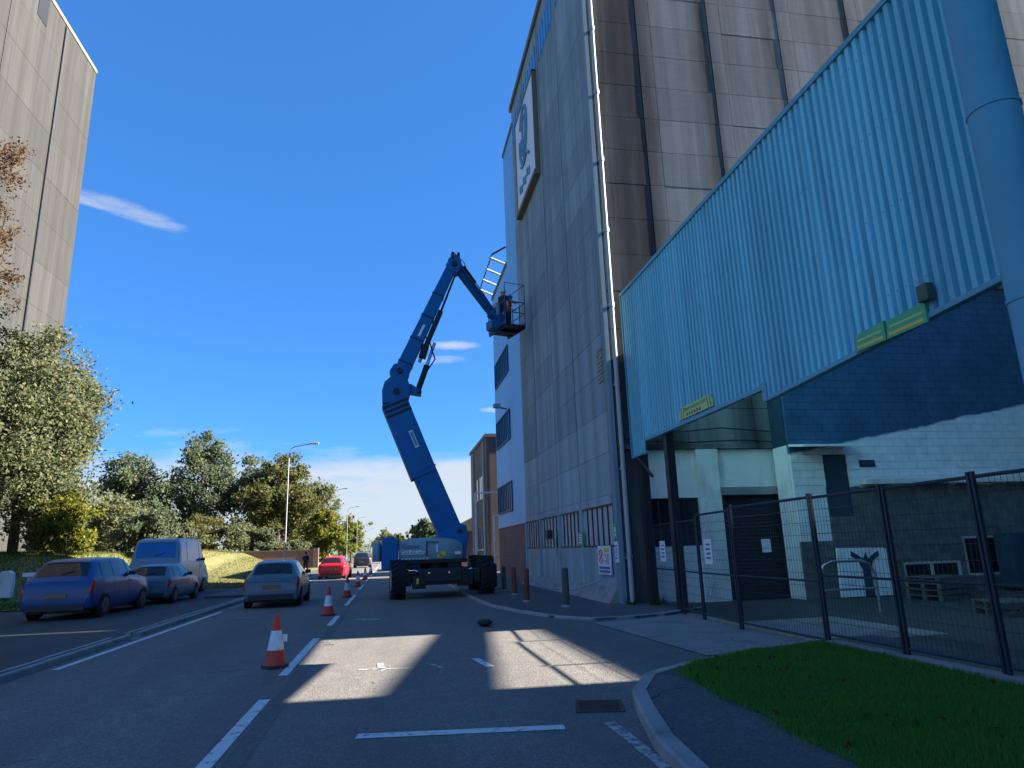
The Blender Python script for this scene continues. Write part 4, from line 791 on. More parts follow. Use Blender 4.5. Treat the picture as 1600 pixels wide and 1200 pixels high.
hatch = [(0, .30, .52, .60, .70, .74, .55), (.03, .24, .74, .90, .80, .80, .68), (.12, .22, .90, 1.0, .83, .82, .66), (.50, .21, .94, 1.36, .85, .83, .58), (.85, .20, .95, 1.44, .86, .84, .60), (1.6, .20, .95, 1.48, .86, .85, .60), (2.25, .20, .95, 1.43, .86, .85, .58), (2.95, .20, .94, 1.02, .86, .83, .66), (3.55, .20, .86, .90, .85, .80, .62), (3.95, .24, .72, .78, .79, .72, .56), (4.12, .30, .52, .58, .68, .62, .5)]
suv = [(0, .36, .62, .72, .74, .78, .60), (.03, .30, .88, 1.02, .85, .86, .74), (.12, .27, 1.05, 1.14, .88, .87, .72), (.48, .26, 1.08, 1.56, .90, .88, .63), (.85, .25, 1.08, 1.66, .91, .89, .65), (1.7, .25, 1.08, 1.70, .91, .90, .66), (2.6, .25, 1.07, 1.65, .91, .90, .64), (3.3, .25, 1.06, 1.16, .91, .88, .70), (4.0, .25, .98, 1.03, .90, .85, .66), (4.45, .29, .82, .88, .84, .76, .58), (4.65, .36, .6, .66, .72, .66, .52)]
van_ = [(0, .36, .8, .9, .84, .88, .80), (.03, .30, 1.2, 1.35, .93, .94, .86), (.10, .27, 1.38, 1.62, .95, .95, .86), (.30, .26, 1.38, 2.38, .96, .95, .80), (.60, .25, 1.38, 2.50, .96, .95, .80), (2.0, .25, 1.38, 2.54, .96, .95, .80), (3.6, .25, 1.36, 2.46, .96, .95, .78), (4.4, .25, 1.25, 1.42, .96, .92, .74), (4.9, .28, 1.0, 1.08, .92, .84, .66), (5.1, .36, .6, .68, .78, .7, .55)]
sw = [(3.45, 4.55, 3.75, 4.55), (4.65, 5.7, 4.65, 5.7), (5.8, 6.75, 5.8, 6.2)]
car('hatchback', 'silver blue hatchback driving beside the cones', (-3.72, 23.6, 0), R(1), hatch, 'paint_silver', (.72, 3.3), .31, (2.15, 2.95, 6.1, 6.92, (.6, 2.3, 2.35, 3.25)), sw, 1.74, 1.48)
car('hatchback', 'bright red hatchback ahead of the silver one, half in sunlight', (-3.75, 47.2, 0), R(-4), hatch, 'paint_red', (.72, 3.3), .31, (2.15, 2.95, 6.1, 6.92, (.6, 2.3, 2.35, 3.25)), sw, 1.74, 1.48)
car('estate_car', 'black car farthest along the road beside the lift', (-3.1, 81, 0), 0, suv, 'paint_black', (.8, 3.6), .33, (2.15, 2.95, 6.1, 6.92, (.6, 2.3, 2.35, 3.25)), sw, 1.84, 1.7)
bc = car('estate_car', 'dark blue estate car parked on the service road in front of a grey hatchback', (-9.55, 22.6, -.006), R(-1), suv, 'paint_navy', (.82, 3.6), .34, (2.15, 2.95, 6.1, 6.92, (.6, 2.3, 2.35, 3.25)), sw, 1.84, 1.7); bc.scale = (1.08, 1.12, 1.04)
car('hatchback', 'blue grey hatchback parked between the dark blue estate and the van', (-9.0, 28.4, -.006), R(-2), hatch, 'paint_grey', (.72, 3.3), .31, (2.15, 2.95, 6.1, 6.92, (.6, 2.3, 2.35, 3.25)), sw, 1.74, 1.48)
vn = car('panel_van', 'tall pale van with reflected sky blue coloured into its windows parked ahead of the grey hatchback', (-10.3, 33.4, -.006), 0, van_, 'paint_van', (.95, 4.0), .35, (2.1, 2.9, 6.1, 6.9, (.6, 1.6, 2.3, 3.1)), [(3.3, 4.4, 3.3, 4.4), (4.5, 5.6, 4.5, 5.6), (5.7, 6.7, 5.7, 6.2)], 1.94, 2.5, 'van', True, glassm='sky_reflect_glass'); vn.scale = (1.1, 1.1, 1.02)
# ---------------------------------------------------------------- boom lift
L0 = Vector((1.85, 26.6, 0))
bl_ = thing('boom_lift', 'blue articulated boom lift raised against the silo, with grey engine cover', 'boom lift', L0)
def lp_(mb, name, m, parent=bl_, **k):
    mb.v = [(x - L0.x, y - L0.y, z - L0.z) for x, y, z in mb.v]; return mb.build(name, m, parent, **k)
tyre = MB(); tr_, tw = .66, .5
tyre.lathe([(.34, -tw / 2 + .03), (.52, -tw / 2), (.62, -tw / 2 + .02), (.635, -tw / 2 + .07), (.635, tw / 2 - .07), (.62, tw / 2 - .02), (.52, tw / 2), (.34, tw / 2 - .03)], 36, axis='x'); tyre = tyre.mesh('wheel', 'rubber', True)
lug = MB(); n = 20
for k in range(n):
    for sd_ in (-1, 1):
        a = 2 * math.pi * (k + (.5 if sd_ > 0 else 0)) / n; a2 = a + .22
        lug.beam((sd_ * .02, .645 * math.cos(a), .645 * math.sin(a)), (sd_ * .245, .64 * math.cos(a2), .64 * math.sin(a2)), .06, .06, side=(1, 0, 0))
lug = lug.mesh('tread', 'rubber'); rim_ = MB(); rim_.lathe([(.05, .18), (.16, .2), (.2, .12), (.33, .14), (.36, .24)], 24, axis='x'); rim_ = rim_.mesh('rim', 'lift_grey', True)
for x, y, z in ((.28, 25.15, 0), (3.42, 25.3, .05), (.28, 28.4, 0), (3.42, 28.4, .05)):
    w = inst('wheel', tyre, bl_, (x - L0.x, y - L0.y, .66 + z), (0, 0, R(4) if y < 26 else 0)); inst('tread', lug, w); sd_ = -1 if x < 2 else 1
    inst('rim', rim_, w, (0, 0, 0), (0, 0, 0 if sd_ > 0 else math.pi))
for y in (25.2, 28.4):
    a = MB(); a.box(.55, y - .16, .5, 3.15, y + .16, .85); a.box(.5, y - .3, .42, .75, y + .3, .9); a.box(2.95, y - .3, .47, 3.2, y + .3, .95); lp_(a, 'axle', 'dark_metal', bevel=.03)
    for p_, q_ in (((.8, y - .2, .95), (1.5, y - .2, .75)), ((2.9, y - .2, .95), (2.2, y - .2, .75))): lp_(MB().tube([p_, q_], .05, 8), 'steer_cylinder', 'chrome', smooth=True)
ch_ = MB(); ch_.box(1.0, 24.7, .45, 2.75, 28.9, 1.0); ch_.box(.78, 24.75, .33, 1.25, 25.1, .75); ch_.box(2.35, 24.75, .38, 2.9, 25.1, .8); ch_.box(1.2, 24.6, .55, 2.5, 24.72, .95); lp_(ch_, 'chassis', 'dark_metal', bevel=.03)
for x, m, w in ((1.02, 'yellow_paint', .1), (2.62, 'sign_blue', .09)):
    d = MB(); d.prism([(x - w, 24.73), (x + w, 24.73), (x + w, 24.745), (x - w, 24.745)], .5, .68); lp_(d, 'decal', m)
for x in (1.35, 2.05): lp_(MB().tube([(x, 24.58, .86), (x, 24.62, .86)], .035, 10), 'lug_eye', 'chrome')
ring_ = MB(); ring_.lathe([(.62, 1.0), (.62, 1.2), (.7, 1.22), (.7, 1.3)], 28, (1.75, 26.6, 0)); lp_(ring_, 'slew_ring', 'dark_metal', smooth=True)
pf = MB(); pf.box(-.3, 25.55, 1.16, 2.8, 27.6, 1.3); pf.box(.3, 25.6, .98, 1.1, 26.0, 1.16); pf.box(2.1, 25.62, 1.0, 2.6, 26.0, 1.16); lp_(pf, 'turntable_frame', 'dark_metal', bevel=.02)
# engine covers: rounded long cowl, blue counterweight, tail cowl
def cowl(x0, x1, y0, y1, z0, z1, n=12, rise=.12, curve=.16):
    mb = MB(); rings = []
    for i in range(n + 1):
        u = i / n; x = x0 + (x1 - x0) * u; e = math.sin(math.pi * min(max(u, .0), 1)) ** .35 if 0 < u < 1 else .0
        zt = z1 - rise * (1 - e) - .10 * max(0, (u - .6) / .4) ** 2; yf = y0 + .10 * max(0, (u - .75) / .25) ** 2 * 3
        rings.append([(x, yf + .02, z0), (x, yf - .03, z0 + .12), (x, yf - .04, (z0 + zt) / 2), (x, yf + .02, zt - curve), (x, yf + .11, zt - .04), (x, yf + .28, zt), (x, y1 - .2, zt), (x, y1, zt - .15), (x, y1, z0)])
    k = len(rings[0]); mb.add([v for r in rings for v in r], [(i * k + j, i * k + (j + 1) % k, (i + 1) * k + (j + 1) % k, (i + 1) * k + j) for i in range(n) for j in range(k)] + [tuple(range(k - 1, -1, -1)), tuple(n * k + j for j in range(k))]); return mb
cv_ = lp_(cowl(.33, 2.66, 25.5, 26.5, 1.3, 2.08), 'engine_cover', 'lift_grey', smooth=True)
lp_(cowl(-.62, -.30, 25.6, 27.2, 1.28, 1.98, 6, .05), 'tail_cover', 'lift_grey', smooth=True)
cw_ = MB(); cw_.extrude([(-.29, 1.0), (.31, .92), (.31, 2.05), (.1, 2.14), (-.2, 2.12), (-.29, 2.0)], 'y', 25.36, 27.4); lp_(cw_, 'counterweight', 'lift_blue', bevel=.05)
def dl(mb, name, m): mb.v = [(x - L0.x, y - L0.y, z) for x, y, z in mb.v]; return mb.build(name, m, cv_)
lettering('lettering', 'Genie', .27, 'logo_teal', cv_, (.42 - L0.x, 25.445 - L0.y, 1.70), (R(90), 0, 0), 1, .006)
q = MB(); [q.box(.42 + k * .125, 25.445, 1.55 + .012 * (k % 2), .52 + k * .125, 25.458, 1.60 + .02 * (k % 3)) for k in range(7)]; q.box(.40, 25.448, 1.50, 1.22, 25.458, 1.53); dl(q, 'small_print', 'white_paint')
q = MB()
for k in range(8): x = .40 + k * .125; q.add([(x, 25.45, 1.315), (x + .07, 25.45, 1.315), (x + .12, 25.445, 1.375), (x + .05, 25.445, 1.375)], [(0, 1, 2, 3)])
dl(q, 'hazard_stripe', 'white_paint')
q = MB(); q.box(1.30, 25.436, 1.42, 1.34, 25.47, 1.95); q.box(1.34, 25.437, 1.9, 1.75, 25.47, 1.93); dl(q, 'panel_seam', 'dark_metal'); q = MB(); q.box(1.80, 25.442, 1.4, 2.0, 25.47, 1.56); q.box(1.70, 25.442, 1.36, 1.86, 25.47, 1.48); dl(q, 'warning_label', 'yellow_paint'); dl(MB().box(2.34, 25.5, 1.45, 2.56, 25.53, 1.56), 'label_plate', 'sign_white'); dl(MB().box(1.66, 25.44, 1.55, 1.72, 25.47, 1.82), 'label_plate', 'sign_white')
q = MB()
for k in range(6): q.box(.05 + k * .18, 25.9, 2.1, .15 + k * .18, 26.1, 2.17 + .05 * (k % 2))
lp_(q, 'engine_fitting', 'dark_metal', bevel=.01)
# boom
P0, P1 = Vector((2.3, 26.75, 2.2)), Vector((.12, 26.75, 7.35))
for ya_, yb_ in ((26.2, 26.34), (27.16, 27.3)): lp_(MB().extrude([(1.55, 1.3), (2.82, 1.3), (2.92, 2.05), (2.86, 2.5), (2.55, 2.62), (2.1, 2.35), (1.65, 2.1)], 'y', ya_, yb_), 'riser', 'lift_blue', bevel=.03)
lp_(MB().tube([(2.6, 26.15, 2.3), (2.6, 27.35, 2.3)], .09, 14), 'pivot_pin', 'dark_metal', smooth=True)
d = (P1 - P0).normalized(); mid = P0.lerp(P1, .44)
lp_(MB().beam(P0 - d * .25, P0.lerp(P1, .5), .70, .94), 'primary_boom', 'lift_blue', bevel=.03)
nrm = Vector((-d.z, 0, d.x))           # towards the upper-left face of the boom
up_ = lp_(MB().beam(mid + nrm * .06, P1, .80, 1.04), 'boom_sleeve', 'lift_blue', bevel=.03)
c_ = MB(); c_.beam(mid + nrm * .42, mid + nrm * .42 + d * .42, .5, .26); lp_(c_, 'boom_shoe', 'lift_blue', bevel=.02)
c_ = MB(); [c_.beam(P1 - d * (.55 - k * .2), P1 - d * (.45 - k * .2), .84, 1.03) for k in range(3)]; lp_(c_, 'wear_band', 'dark_metal')
q = MB(); c = P0.lerp(P1, .70) - nrm * .12; q.beam(c - d * .35, c + d * .35, .83, .16); q = lp_(q, 'decal', 'sign_white')
q = MB(); q.beam(c - d * .3, c + d * .3, .836, .11); lp_(q, 'decal_print', 'logo_blue')
S0, S1 = Vector((.28, 26.8, 8.35)), Vector((2.52, 27.2, 13.45))
el = MB(); el.extrude([(-.34, 7.25), (.66, 7.35), (.78, 7.85), (.62, 8.3), (.35, 8.45), (.02, 8.4), (-.26, 8.15), (-.36, 7.8)], 'y', 26.38, 27.16); lp_(el, 'elbow', 'lift_blue', bevel=.05)
el = MB(); el.extrude([(.35, 7.8), (1.18, 7.65), (1.2, 7.82), (.75, 8.1)], 'y', 26.5, 27.0); lp_(el, 'elbow_bracket', 'lift_blue', bevel=.02)
d2 = (S1 - S0).normalized(); n2_ = Vector((d2.z, 0, -d2.x))
lp_(MB().beam(S0 - d2 * .1, S1, .5, .62, w2=.42, h2=.42), 'secondary_boom', 'lift_blue', bevel=.03)
s0_ = MB(); s0_.extrude([(.02, 8.3), (.5, 8.1), (.72, 8.5), (.55, 8.95), (.1, 8.9), (-.08, 8.6)], 'y', 26.44, 27.14); lp_(s0_, 'knuckle', 'lift_blue', bevel=.04)
cyl = MB(); cyl.tube([(1.05, 26.75, 7.85), (1.42, 26.9, 8.95)], .12, 12); lp_(cyl, 'lift_cylinder', 'dark_metal', smooth=True); lp_(MB().tube([(1.42, 26.9, 8.95), (1.75, 26.98, 9.95)], .065, 10), 'cylinder_rod', 'chrome', smooth=True)
c_ = MB(); a, b = S0.lerp(S1, .3) + n2_ * .44, S0.lerp(S1, .62) + n2_ * .38; c_.beam(a, b, .3, .2); c_.beam(S0.lerp(S1, .22) + n2_ * .5, S0.lerp(S1, .32) + n2_ * .42, .24, .3); lp_(c_, 'hose_tray', 'dark_metal', bevel=.02)
hz = MB(); [hz.tube([S0.lerp(S1, .18 + .0 * k) + n2_ * (.42 + .05 * k), S0.lerp(S1, .5) + n2_ * (.40 + .03 * k), S1 + n2_ * (.26 + .02 * k) - d2 * .3], .022, 6) for k in range(3)]; hz.tube([(1.05, 26.7, 8.0), (1.3, 26.75, 8.5), (1.75, 26.8, 9.2), (1.55, 26.85, 9.9), (1.3, 26.9, 10.3)], .03, 6); lp_(hz, 'hose', 'rubber')
hd = MB(); hd.extrude([(2.3, 13.2), (2.75, 13.1), (2.95, 13.45), (2.86, 13.85), (2.6, 13.98), (2.36, 13.75)], 'y', 26.95, 27.5); lp_(hd, 'jib_knuckle', 'lift_blue', bevel=.04)
sv = MB(); sv.box(2.5, 27.05, 13.9, 2.62, 27.4, 14.1); sv.box(2.75, 27.0, 13.86, 2.86, 27.15, 14.06); lp_(sv, 'sensor_box', 'dark_metal', bevel=.01)
J0, J1 = Vector((2.72, 27.25, 13.5)), Vector((4.42, 28.4, 11.8))
dj = (J1 - J0).normalized(); sdv = dj.cross(Vector((0, 0, 1))).normalized(); nj = sdv.cross(dj)
for k, (o_, w) in enumerate(((.15, .09), (-.12, .14))): lp_(MB().beam(J0 + nj * o_, J1 + nj * o_, .2, w, side=sdv), 'jib_beam', 'lift_blue', bevel=.015)
lp_(MB().beam(J0.lerp(J1, .08) + nj * .28, J0.lerp(J1, .42) + nj * .26, .2, .16, side=sdv), 'jib_cylinder', 'dark_metal', bevel=.02)
c_ = MB(); c_.beam(J1 - dj * .12, J1 + Vector((.45, .2, -.28)), .4, .42, side=sdv); c_.tube([J1 + Vector((.32, .15, -.5)), J1 + Vector((.32, .15, .15))], .16, 14); lp_(c_, 'platform_rotator', 'lift_blue', bevel=.02)
for c, r_, y0_, y1_ in (((.2, 7.75), .13, 26.3, 27.24), ((.32, 8.6), .11, 26.36, 27.22), ((2.62, 13.5), .12, 26.86, 27.6), ((1.08, 7.78), .07, 26.44, 27.06), ((2.55, 13.8), .06, 26.9, 27.55)): lp_(MB().tube([(c[0], y0_, c[1]), (c[0], y1_, c[1])], r_, 16), 'pivot_pin', 'dark_metal', smooth=True)
for k in range(4): f_ = .12 + .2 * k; c = S0.lerp(S1, f_); lp_(MB().beam(c, c + d2 * .05, .535 - .07 * f_, .65 - .18 * f_), 'clamp_band', 'dark_metal')
for k in range(3): lp_(MB().tube([P0.lerp(P1, .1) + nrm * .43 + Vector((0, -.2 + .12 * k, 0)), P0.lerp(P1, .40) + nrm * .44 + Vector((0, -.2 + .12 * k, 0))], .025, 6), 'hose', 'rubber')
for f_ in (.06, .9): c = mid.lerp(P1, f_); lp_(MB().beam(c, c + d * .05, .83, 1.0), 'weld_collar', 'lift_blue', bevel=.01)
lp_(MB().beam(P0.lerp(P1, .16) - nrm * .1, P0.lerp(P1, .20) - nrm * .1, .668, .2), 'warning_label', 'yellow_paint'); lp_(MB().beam(S0.lerp(S1, .35) + n2_ * .02, S0.lerp(S1, .45) + n2_ * .02, .505, .1), 'decal', 'sign_white')
lp_(MB().tube([J0.lerp(J1, .05) + nj * .32, J0.lerp(J1, .5) + nj * .34, J0.lerp(J1, .95) + nj * .26], .022, 6), 'hose', 'rubber'); lp_(MB().tube([S1 + Vector((-.25, .1, .1)), S1 + Vector((.1, .1, .75)), J0 + Vector((.35, .1, .25)), J0.lerp(J1, .25) + nj * .3], .02, 6), 'hose', 'rubber')
for f_ in (.3, .55, .8): c = J0.lerp(J1, f_); lp_(MB().beam(c - nj * .2, c + nj * .2, .2, .05, side=sdv), 'jib_brace', 'lift_blue')
# basket
bk = thing('work_platform', 'steel work basket at the end of the boom, holding two workers', 'platform', (5.12, 28.75, 11.15), R(18))
hw, hl = .5, .82
fl_ = MB(); fl_.box(-hw, -hl, 0, hw, hl, .05); fl_.box(-hw, -hl, -.12, -hw + .06, hl, 0); fl_.box(hw - .06, -hl, -.12, hw, hl, 0); fl_.box(-hw + .06, -.1, -.12, hw - .06, .1, 0); fl_.build('floor', 'dark_metal', bk)
MB().box(-hw, -hl, .05, -hw + .02, hl, .2).build('toe_board', 'lift_blue', bk); MB().box(hw - .02, -hl, .05, hw, hl, .2).build('toe_board', 'lift_blue', bk)
for z in (1.1, .6):
    MB().tube([(-hw, -hl, z), (hw, -hl, z), (hw, hl, z), (-hw, hl, z), (-hw, -hl, z)], .025, 6).build('rail', 'lift_blue', bk)
for x, y in [(sx_ * hw, sy_) for sx_ in (-1, 1) for sy_ in (-hl, -.32, .32, hl)]: MB().tube([(x, y, .04), (x, y, 1.1)], .022, 6).build('upright', 'lift_blue', bk)
fr_ = MB(); fr_.tube([(-hw, -hl, 1.1), (-hw, -hl, 1.95), (hw, -hl, 1.95), (hw, -hl, 1.1)], .022, 6); fr_.tube([(hw, -hl, 1.95), (hw, hl, 1.95), (hw, hl, 1.1)], .022, 6); fr_.build('upper_guard', 'lift_blue', bk)
MB().box(-hw - .18, -.35, .55, -hw - .02, .35, 1.15).build('control_box', 'lift_grey', bk, bevel=.03); MB().box(-hw - .4, -.3, -.05, -hw, .3, .35).build('mount', 'lift_blue', bk, bevel=.02)
# ---------------------------------------------------------------- people
def person(label, loc, rz, pose, top, legs, head='hair', scale=1.0, hat=None):
    """one continuous skinned body; pose gives the joints in metres"""
    J = dict(pelvis=(0, 0, .95), waist=(0, .0, 1.08), chest=(0, .01, 1.32), neck=(0, 0, 1.49), head=(0, .02, 1.60), crown=(0, .02, 1.72), lhip=(-.1, 0, .9), rhip=(.1, 0, .9), lknee=(-.11, .02, .49), rknee=(.11, .02, .49), lank=(-.11, -.02, .09), rank=(.11, -.02, .09), ltoe=(-.12, .14, .04), rtoe=(.12, .14, .04),
             lsh=(-.19, 0, 1.42), rsh=(.19, 0, 1.42), lel=(-.25, -.02, 1.13), rel=(.25, -.02, 1.13), lwr=(-.25, .08, .88), rwr=(.25, .08, .88), lha=(-.25, .11, .79), rha=(.25, .11, .79)); J.update(pose)
    E_ = [('pelvis', 'waist'), ('waist', 'chest'), ('chest', 'neck'), ('neck', 'head'), ('head', 'crown'), ('pelvis', 'lhip'), ('pelvis', 'rhip'), ('lhip', 'lknee'), ('rhip', 'rknee'), ('lknee', 'lank'), ('rknee', 'rank'), ('lank', 'ltoe'), ('rank', 'rtoe'), ('chest', 'lsh'), ('chest', 'rsh'), ('lsh', 'lel'), ('rsh', 'rel'), ('lel', 'lwr'), ('rel', 'rwr'), ('lwr', 'lha'), ('rwr', 'rha')]
    Rr = dict(pelvis=(.155, .115), waist=(.145, .105), chest=(.165, .12), neck=(.06, .06), head=(.085, .10), crown=(.06, .07), lhip=(.09, .1), rhip=(.09, .1), lknee=(.062, .065), rknee=(.062, .065), lank=(.045, .05), rank=(.045, .05), ltoe=(.045, .035), rtoe=(.045, .035), lsh=(.075, .07), rsh=(.075, .07), lel=(.05, .05), rel=(.05, .05), lwr=(.034, .036), rwr=(.034, .036), lha=(.036, .026), rha=(.036, .026))
    # five fingers on each hand
    for s_ in 'lr':
        w_, h_ = Vector(J[s_ + 'wr']), Vector(J[s_ + 'ha']); d_ = (h_ - w_).normalized(); a_ = d_.orthogonal().normalized()
        for k in range(4):
            nm = f'{s_}f{k}'; J[nm] = tuple(h_ + d_ * (.075 - .008 * abs(k - 1.5)) + a_ * (.02 * (k - 1.5)) + d_.cross(a_) * .015); E_.append((s_ + 'ha', nm)); Rr[nm] = (.009, .009)
        J[s_ + 'th'] = tuple(h_ + a_ * .055 + d_ * .02); E_.append((s_ + 'ha', s_ + 'th')); Rr[s_ + 'th'] = (.01, .01)
    names = list(J); me = bpy.data.meshes.new('body'); me.from_pydata([Vector(J[k]) for k in names], [(names.index(a), names.index(b)) for a, b in E_], [])
    tmp = bpy.data.objects.new('tmp', me); COL.objects.link(tmp); sk = tmp.modifiers.new('s', 'SKIN'); tmp.modifiers.new('u', 'SUBSURF').levels = 1
    for i, k in enumerate(names): me.skin_vertices[0].data[i].radius = Rr[k]; me.skin_vertices[0].data[i].use_root = (k == 'pelvis')
    dg = bpy.context.evaluated_depsgraph_get(); bm_ = bpy.data.meshes.new_from_object(tmp.evaluated_get(dg)); bpy.data.objects.remove(tmp); bpy.data.meshes.remove(me)
    for m in (legs, top, 'skin', 'trim_black'): bm_.materials.append(MATS[m])
    hands = [Vector(J['lha']), Vector(J['rha'])]
    for p in bm_.polygons:
        c = p.center; p.use_smooth = True
        p.material_index = 2 if c.z > J['neck'][2] - .01 or min((c - h).length for h in hands) < .105 else (3 if c.z < .1 else (1 if c.z > J['pelvis'][2] + .0 or abs(c.x) > .2 else 0))
    o = thing('person', label, 'person', loc, rz); o.scale = (scale,) * 3; b_ = inst('body', bm_, o); hx, hy, hz_ = J['head']
    fm = MB(); fm.lathe([(.0, -.012), (.012, -.01), (.016, .0), (.006, .028)], 8, (hx, hy + .10, hz_ + .0)); fm.build('nose', 'skin', o, True)
    for s_ in (-1, 1): e = MB(); e.lathe([(.0, -.011), (.011, 0), (0, .011)], 8, (hx + s_ * .034, hy + .088, hz_ + .035)); e.build('eye', 'trim_black', o, True); e = MB(); e.box(hx + s_ * .088 - .01, hy - .02, hz_ - .03, hx + s_ * .088 + .01, hy + .02, hz_ + .03); e.build('ear', 'skin', o, bevel=.008)
    mo = MB(); mo.box(hx - .025, hy + .092, hz_ - .05, hx + .025, hy + .1, hz_ - .042); mo.build('mouth', 'tail_red', o)
    hp = [(.112, hz_ + .035), (.116, hz_ + .07), (.10, hz_ + .125), (.06, hz_ + .165), (.0, hz_ + .175)]
    hr_ = MB(); hr_.lathe([(r_ * (1.12 if hat else 1), z_) for r_, z_ in hp], 16, (hx, hy - .012, 0)); 
    if hat: hr_.lathe([(.15, hz_ + .05), (.15, hz_ + .062)], 16, (hx, hy + .01, 0))
    hr_.build('hard_hat' if hat else 'hair', hat or 'hair', o, True); return o
person('worker in orange hi-vis jacket standing in the raised basket facing the wall', (5.25, 28.98, 11.2), R(-70), dict(lel=(-.27, .14, 1.2), lwr=(-.2, .36, 1.15), lha=(-.19, .44, 1.14), rel=(.26, .2, 1.3), rwr=(.18, .4, 1.38), rha=(.16, .47, 1.4), chest=(0, .05, 1.31), neck=(0, .06, 1.48), head=(0, .1, 1.59), crown=(0, .11, 1.71), lsh=(-.19, .05, 1.41), rsh=(.19, .05, 1.41)), 'orange_vest', 'navy_cloth', hat='sign_blue')
person('worker in dark blue overalls and white hat beside the orange jacket', (4.92, 28.42, 11.2), R(-40), dict(lel=(-.27, .12, 1.16), lwr=(-.2, .34, 1.08), lha=(-.19, .42, 1.08), rel=(.27, .12, 1.16), rwr=(.2, .34, 1.1), rha=(.18, .42, 1.1)), 'navy_cloth', 'navy_cloth', hat='cone_white')
person('pedestrian in dark clothes walking on the footpath by the brick wall', (-6.6, 58, .08), R(200), dict(lknee=(-.1, .16, .52), lank=(-.1, .1, .1), ltoe=(-.1, .25, .05), rknee=(.1, -.02, .5), rank=(.1, -.22, .12), rtoe=(.1, -.1, .05), lel=(-.26, -.1, 1.15), lwr=(-.26, -.05, .9), lha=(-.26, -.02, .82), rel=(.26, .1, 1.16), rwr=(.26, .28, 1.0), rha=(.26, .33, .94)), 'dark_cloth', 'dark_cloth')
# ---------------------------------------------------------------- trees
LITTER = lt_
def leaves_mesh(name, cen, size, m, flat_=.0):
    n = len(cen); u = rng.normal(size=(n, 3)); u /= np.linalg.norm(u, axis=1)[:, None]; v = rng.normal(size=(n, 3)); v -= (v * u).sum(1)[:, None] * u; v /= np.linalg.norm(v, axis=1)[:, None]
    s = (size * rng.uniform(.4, 1.5, n))[:, None]; w = s * .55
    p = np.stack([cen - u * s, cen + v * w - u * s * .1, cen + u * s, cen - v * w - u * s * .1], 1)
    me = bpy.data.meshes.new(name); me.vertices.add(4 * n); me.vertices.foreach_set('co', p.ravel()); me.loops.add(4 * n); me.loops.foreach_set('vertex_index', np.arange(4 * n)); me.polygons.add(n); me.polygons.foreach_set('loop_start', np.arange(0, 4 * n, 4)); me.update(calc_edges=True); me.materials.append(MATS[m]); return me
def tree(name, label, x, y, z, h, rad, m, nl, leaf, clumps=90, base=.18, trunk=.18, lean=0, lobes=None, cat='tree', sparse=.0, group=None):
    o = thing(name, label, cat, (x, y, z), random.uniform(0, 6.28), group)
    if lobes is None:
        lobes = []
        for k in range(11): a = random.uniform(0, 6.28); t_ = random.uniform(.0, 1); zz_ = h * (base + .15 + (1 - base - .28) * t_); rr = rad * (1 - .55 * abs(t_ - .35)) * random.uniform(.35, .65); lobes.append((rr * .9 * math.cos(a), rr * .9 * math.sin(a), zz_, rad * random.uniform(.26, .58), h * random.uniform(.08, .2)))
        lobes.append((0, 0, h * .55, rad * .7, h * .36)); lobes.append((0, 0, h * .84, rad * .35, h * .16))
    tk = MB(); top = Vector((lean * h * .2, 0, h * .72)); tk.tube([(0, 0, -.3), (.02 * h * lean, .01 * h, h * .2), (lean * h * .1, -.01 * h, h * .45), top], [trunk * 1.25, trunk, trunk * .7, trunk * .2], 9); tk.build('trunk', 'bark', o, True)
    lm = MB(); cc = []
    for lx, ly, lz, lr, lh in lobes:
        st_ = Vector((lean * lz * .2, 0, max(h * .16, lz * .55))); en = Vector((lx, ly, lz)); mid_ = st_.lerp(en, .5) + Vector((random.uniform(-.1, .1) * rad, random.uniform(-.1, .1) * rad, .03 * h)); lm.tube([st_, mid_, en], [trunk * .45, trunk * .28, trunk * .08], 6)
        for q in range(4): e2 = en + Vector((random.uniform(-1, 1) * lr, random.uniform(-1, 1) * lr, random.uniform(-.5, 1) * lh)) * .8; lm.tube([mid_.lerp(en, random.uniform(.2, .9)), e2], [trunk * .13, trunk * .03], 4)
    lm.build('limb', 'bark', o, True)
    vol = np.array([l[3] ** 2 * l[4] for l in lobes]) ** .7; pk = rng.choice(len(lobes), clumps, p=vol / vol.sum()); L = np.array(lobes)[pk]
    dr = rng.normal(size=(clumps, 3)); dr /= np.linalg.norm(dr, axis=1)[:, None]; rr = rng.uniform(.25, 1.0, clumps) ** .5; cen = L[:, :3] + dr * rr[:, None] * np.stack([L[:, 3], L[:, 3], L[:, 4]], 1)
    cs = rng.uniform(.07, .22, clumps) * rad; per = rng.choice(clumps, nl, p=cs ** 2 / (cs ** 2).sum()); off = rng.normal(size=(nl, 3)) * .5; pts = cen[per] + off * cs[per][:, None] * np.array([1, 1, .75])
    pts = pts[pts[:, 2] > .05 * h]
    inst('crown', leaves_mesh('crown', pts, leaf, m), o); return o
o = bpy.data.objects.new('fallen_leaves', leaves_mesh('fallen_leaves', LITTER, .028, 'leaf_rust')); COL.objects.link(o); o['kind'] = 'stuff'; tag(o, 'small brown fallen leaves lying on the corner lawn and path', 'leaves')
tree('roadside_tree', 'broad olive green tree hiding the foot of the weathered silo', -20.9, 43.6, 1.5, 14.6, 4.9, 'leaf_olive', 70000, .105, 460, .02, .24)
tree('roadside_tree', 'dark leafy tree crowding the broad olive tree by the silo', -26.6, 46, 1.6, 14.4, 5.0, 'leaf_dark', 30000, .12, 240, .05, .24)
tree('birch_tree', 'tall thin tree with sparse rust coloured leaves against the weathered silo', -17.3, 30.6, .7, 21.5, 2.3, 'leaf_rust', 15000, .06, 240, .3, .10)
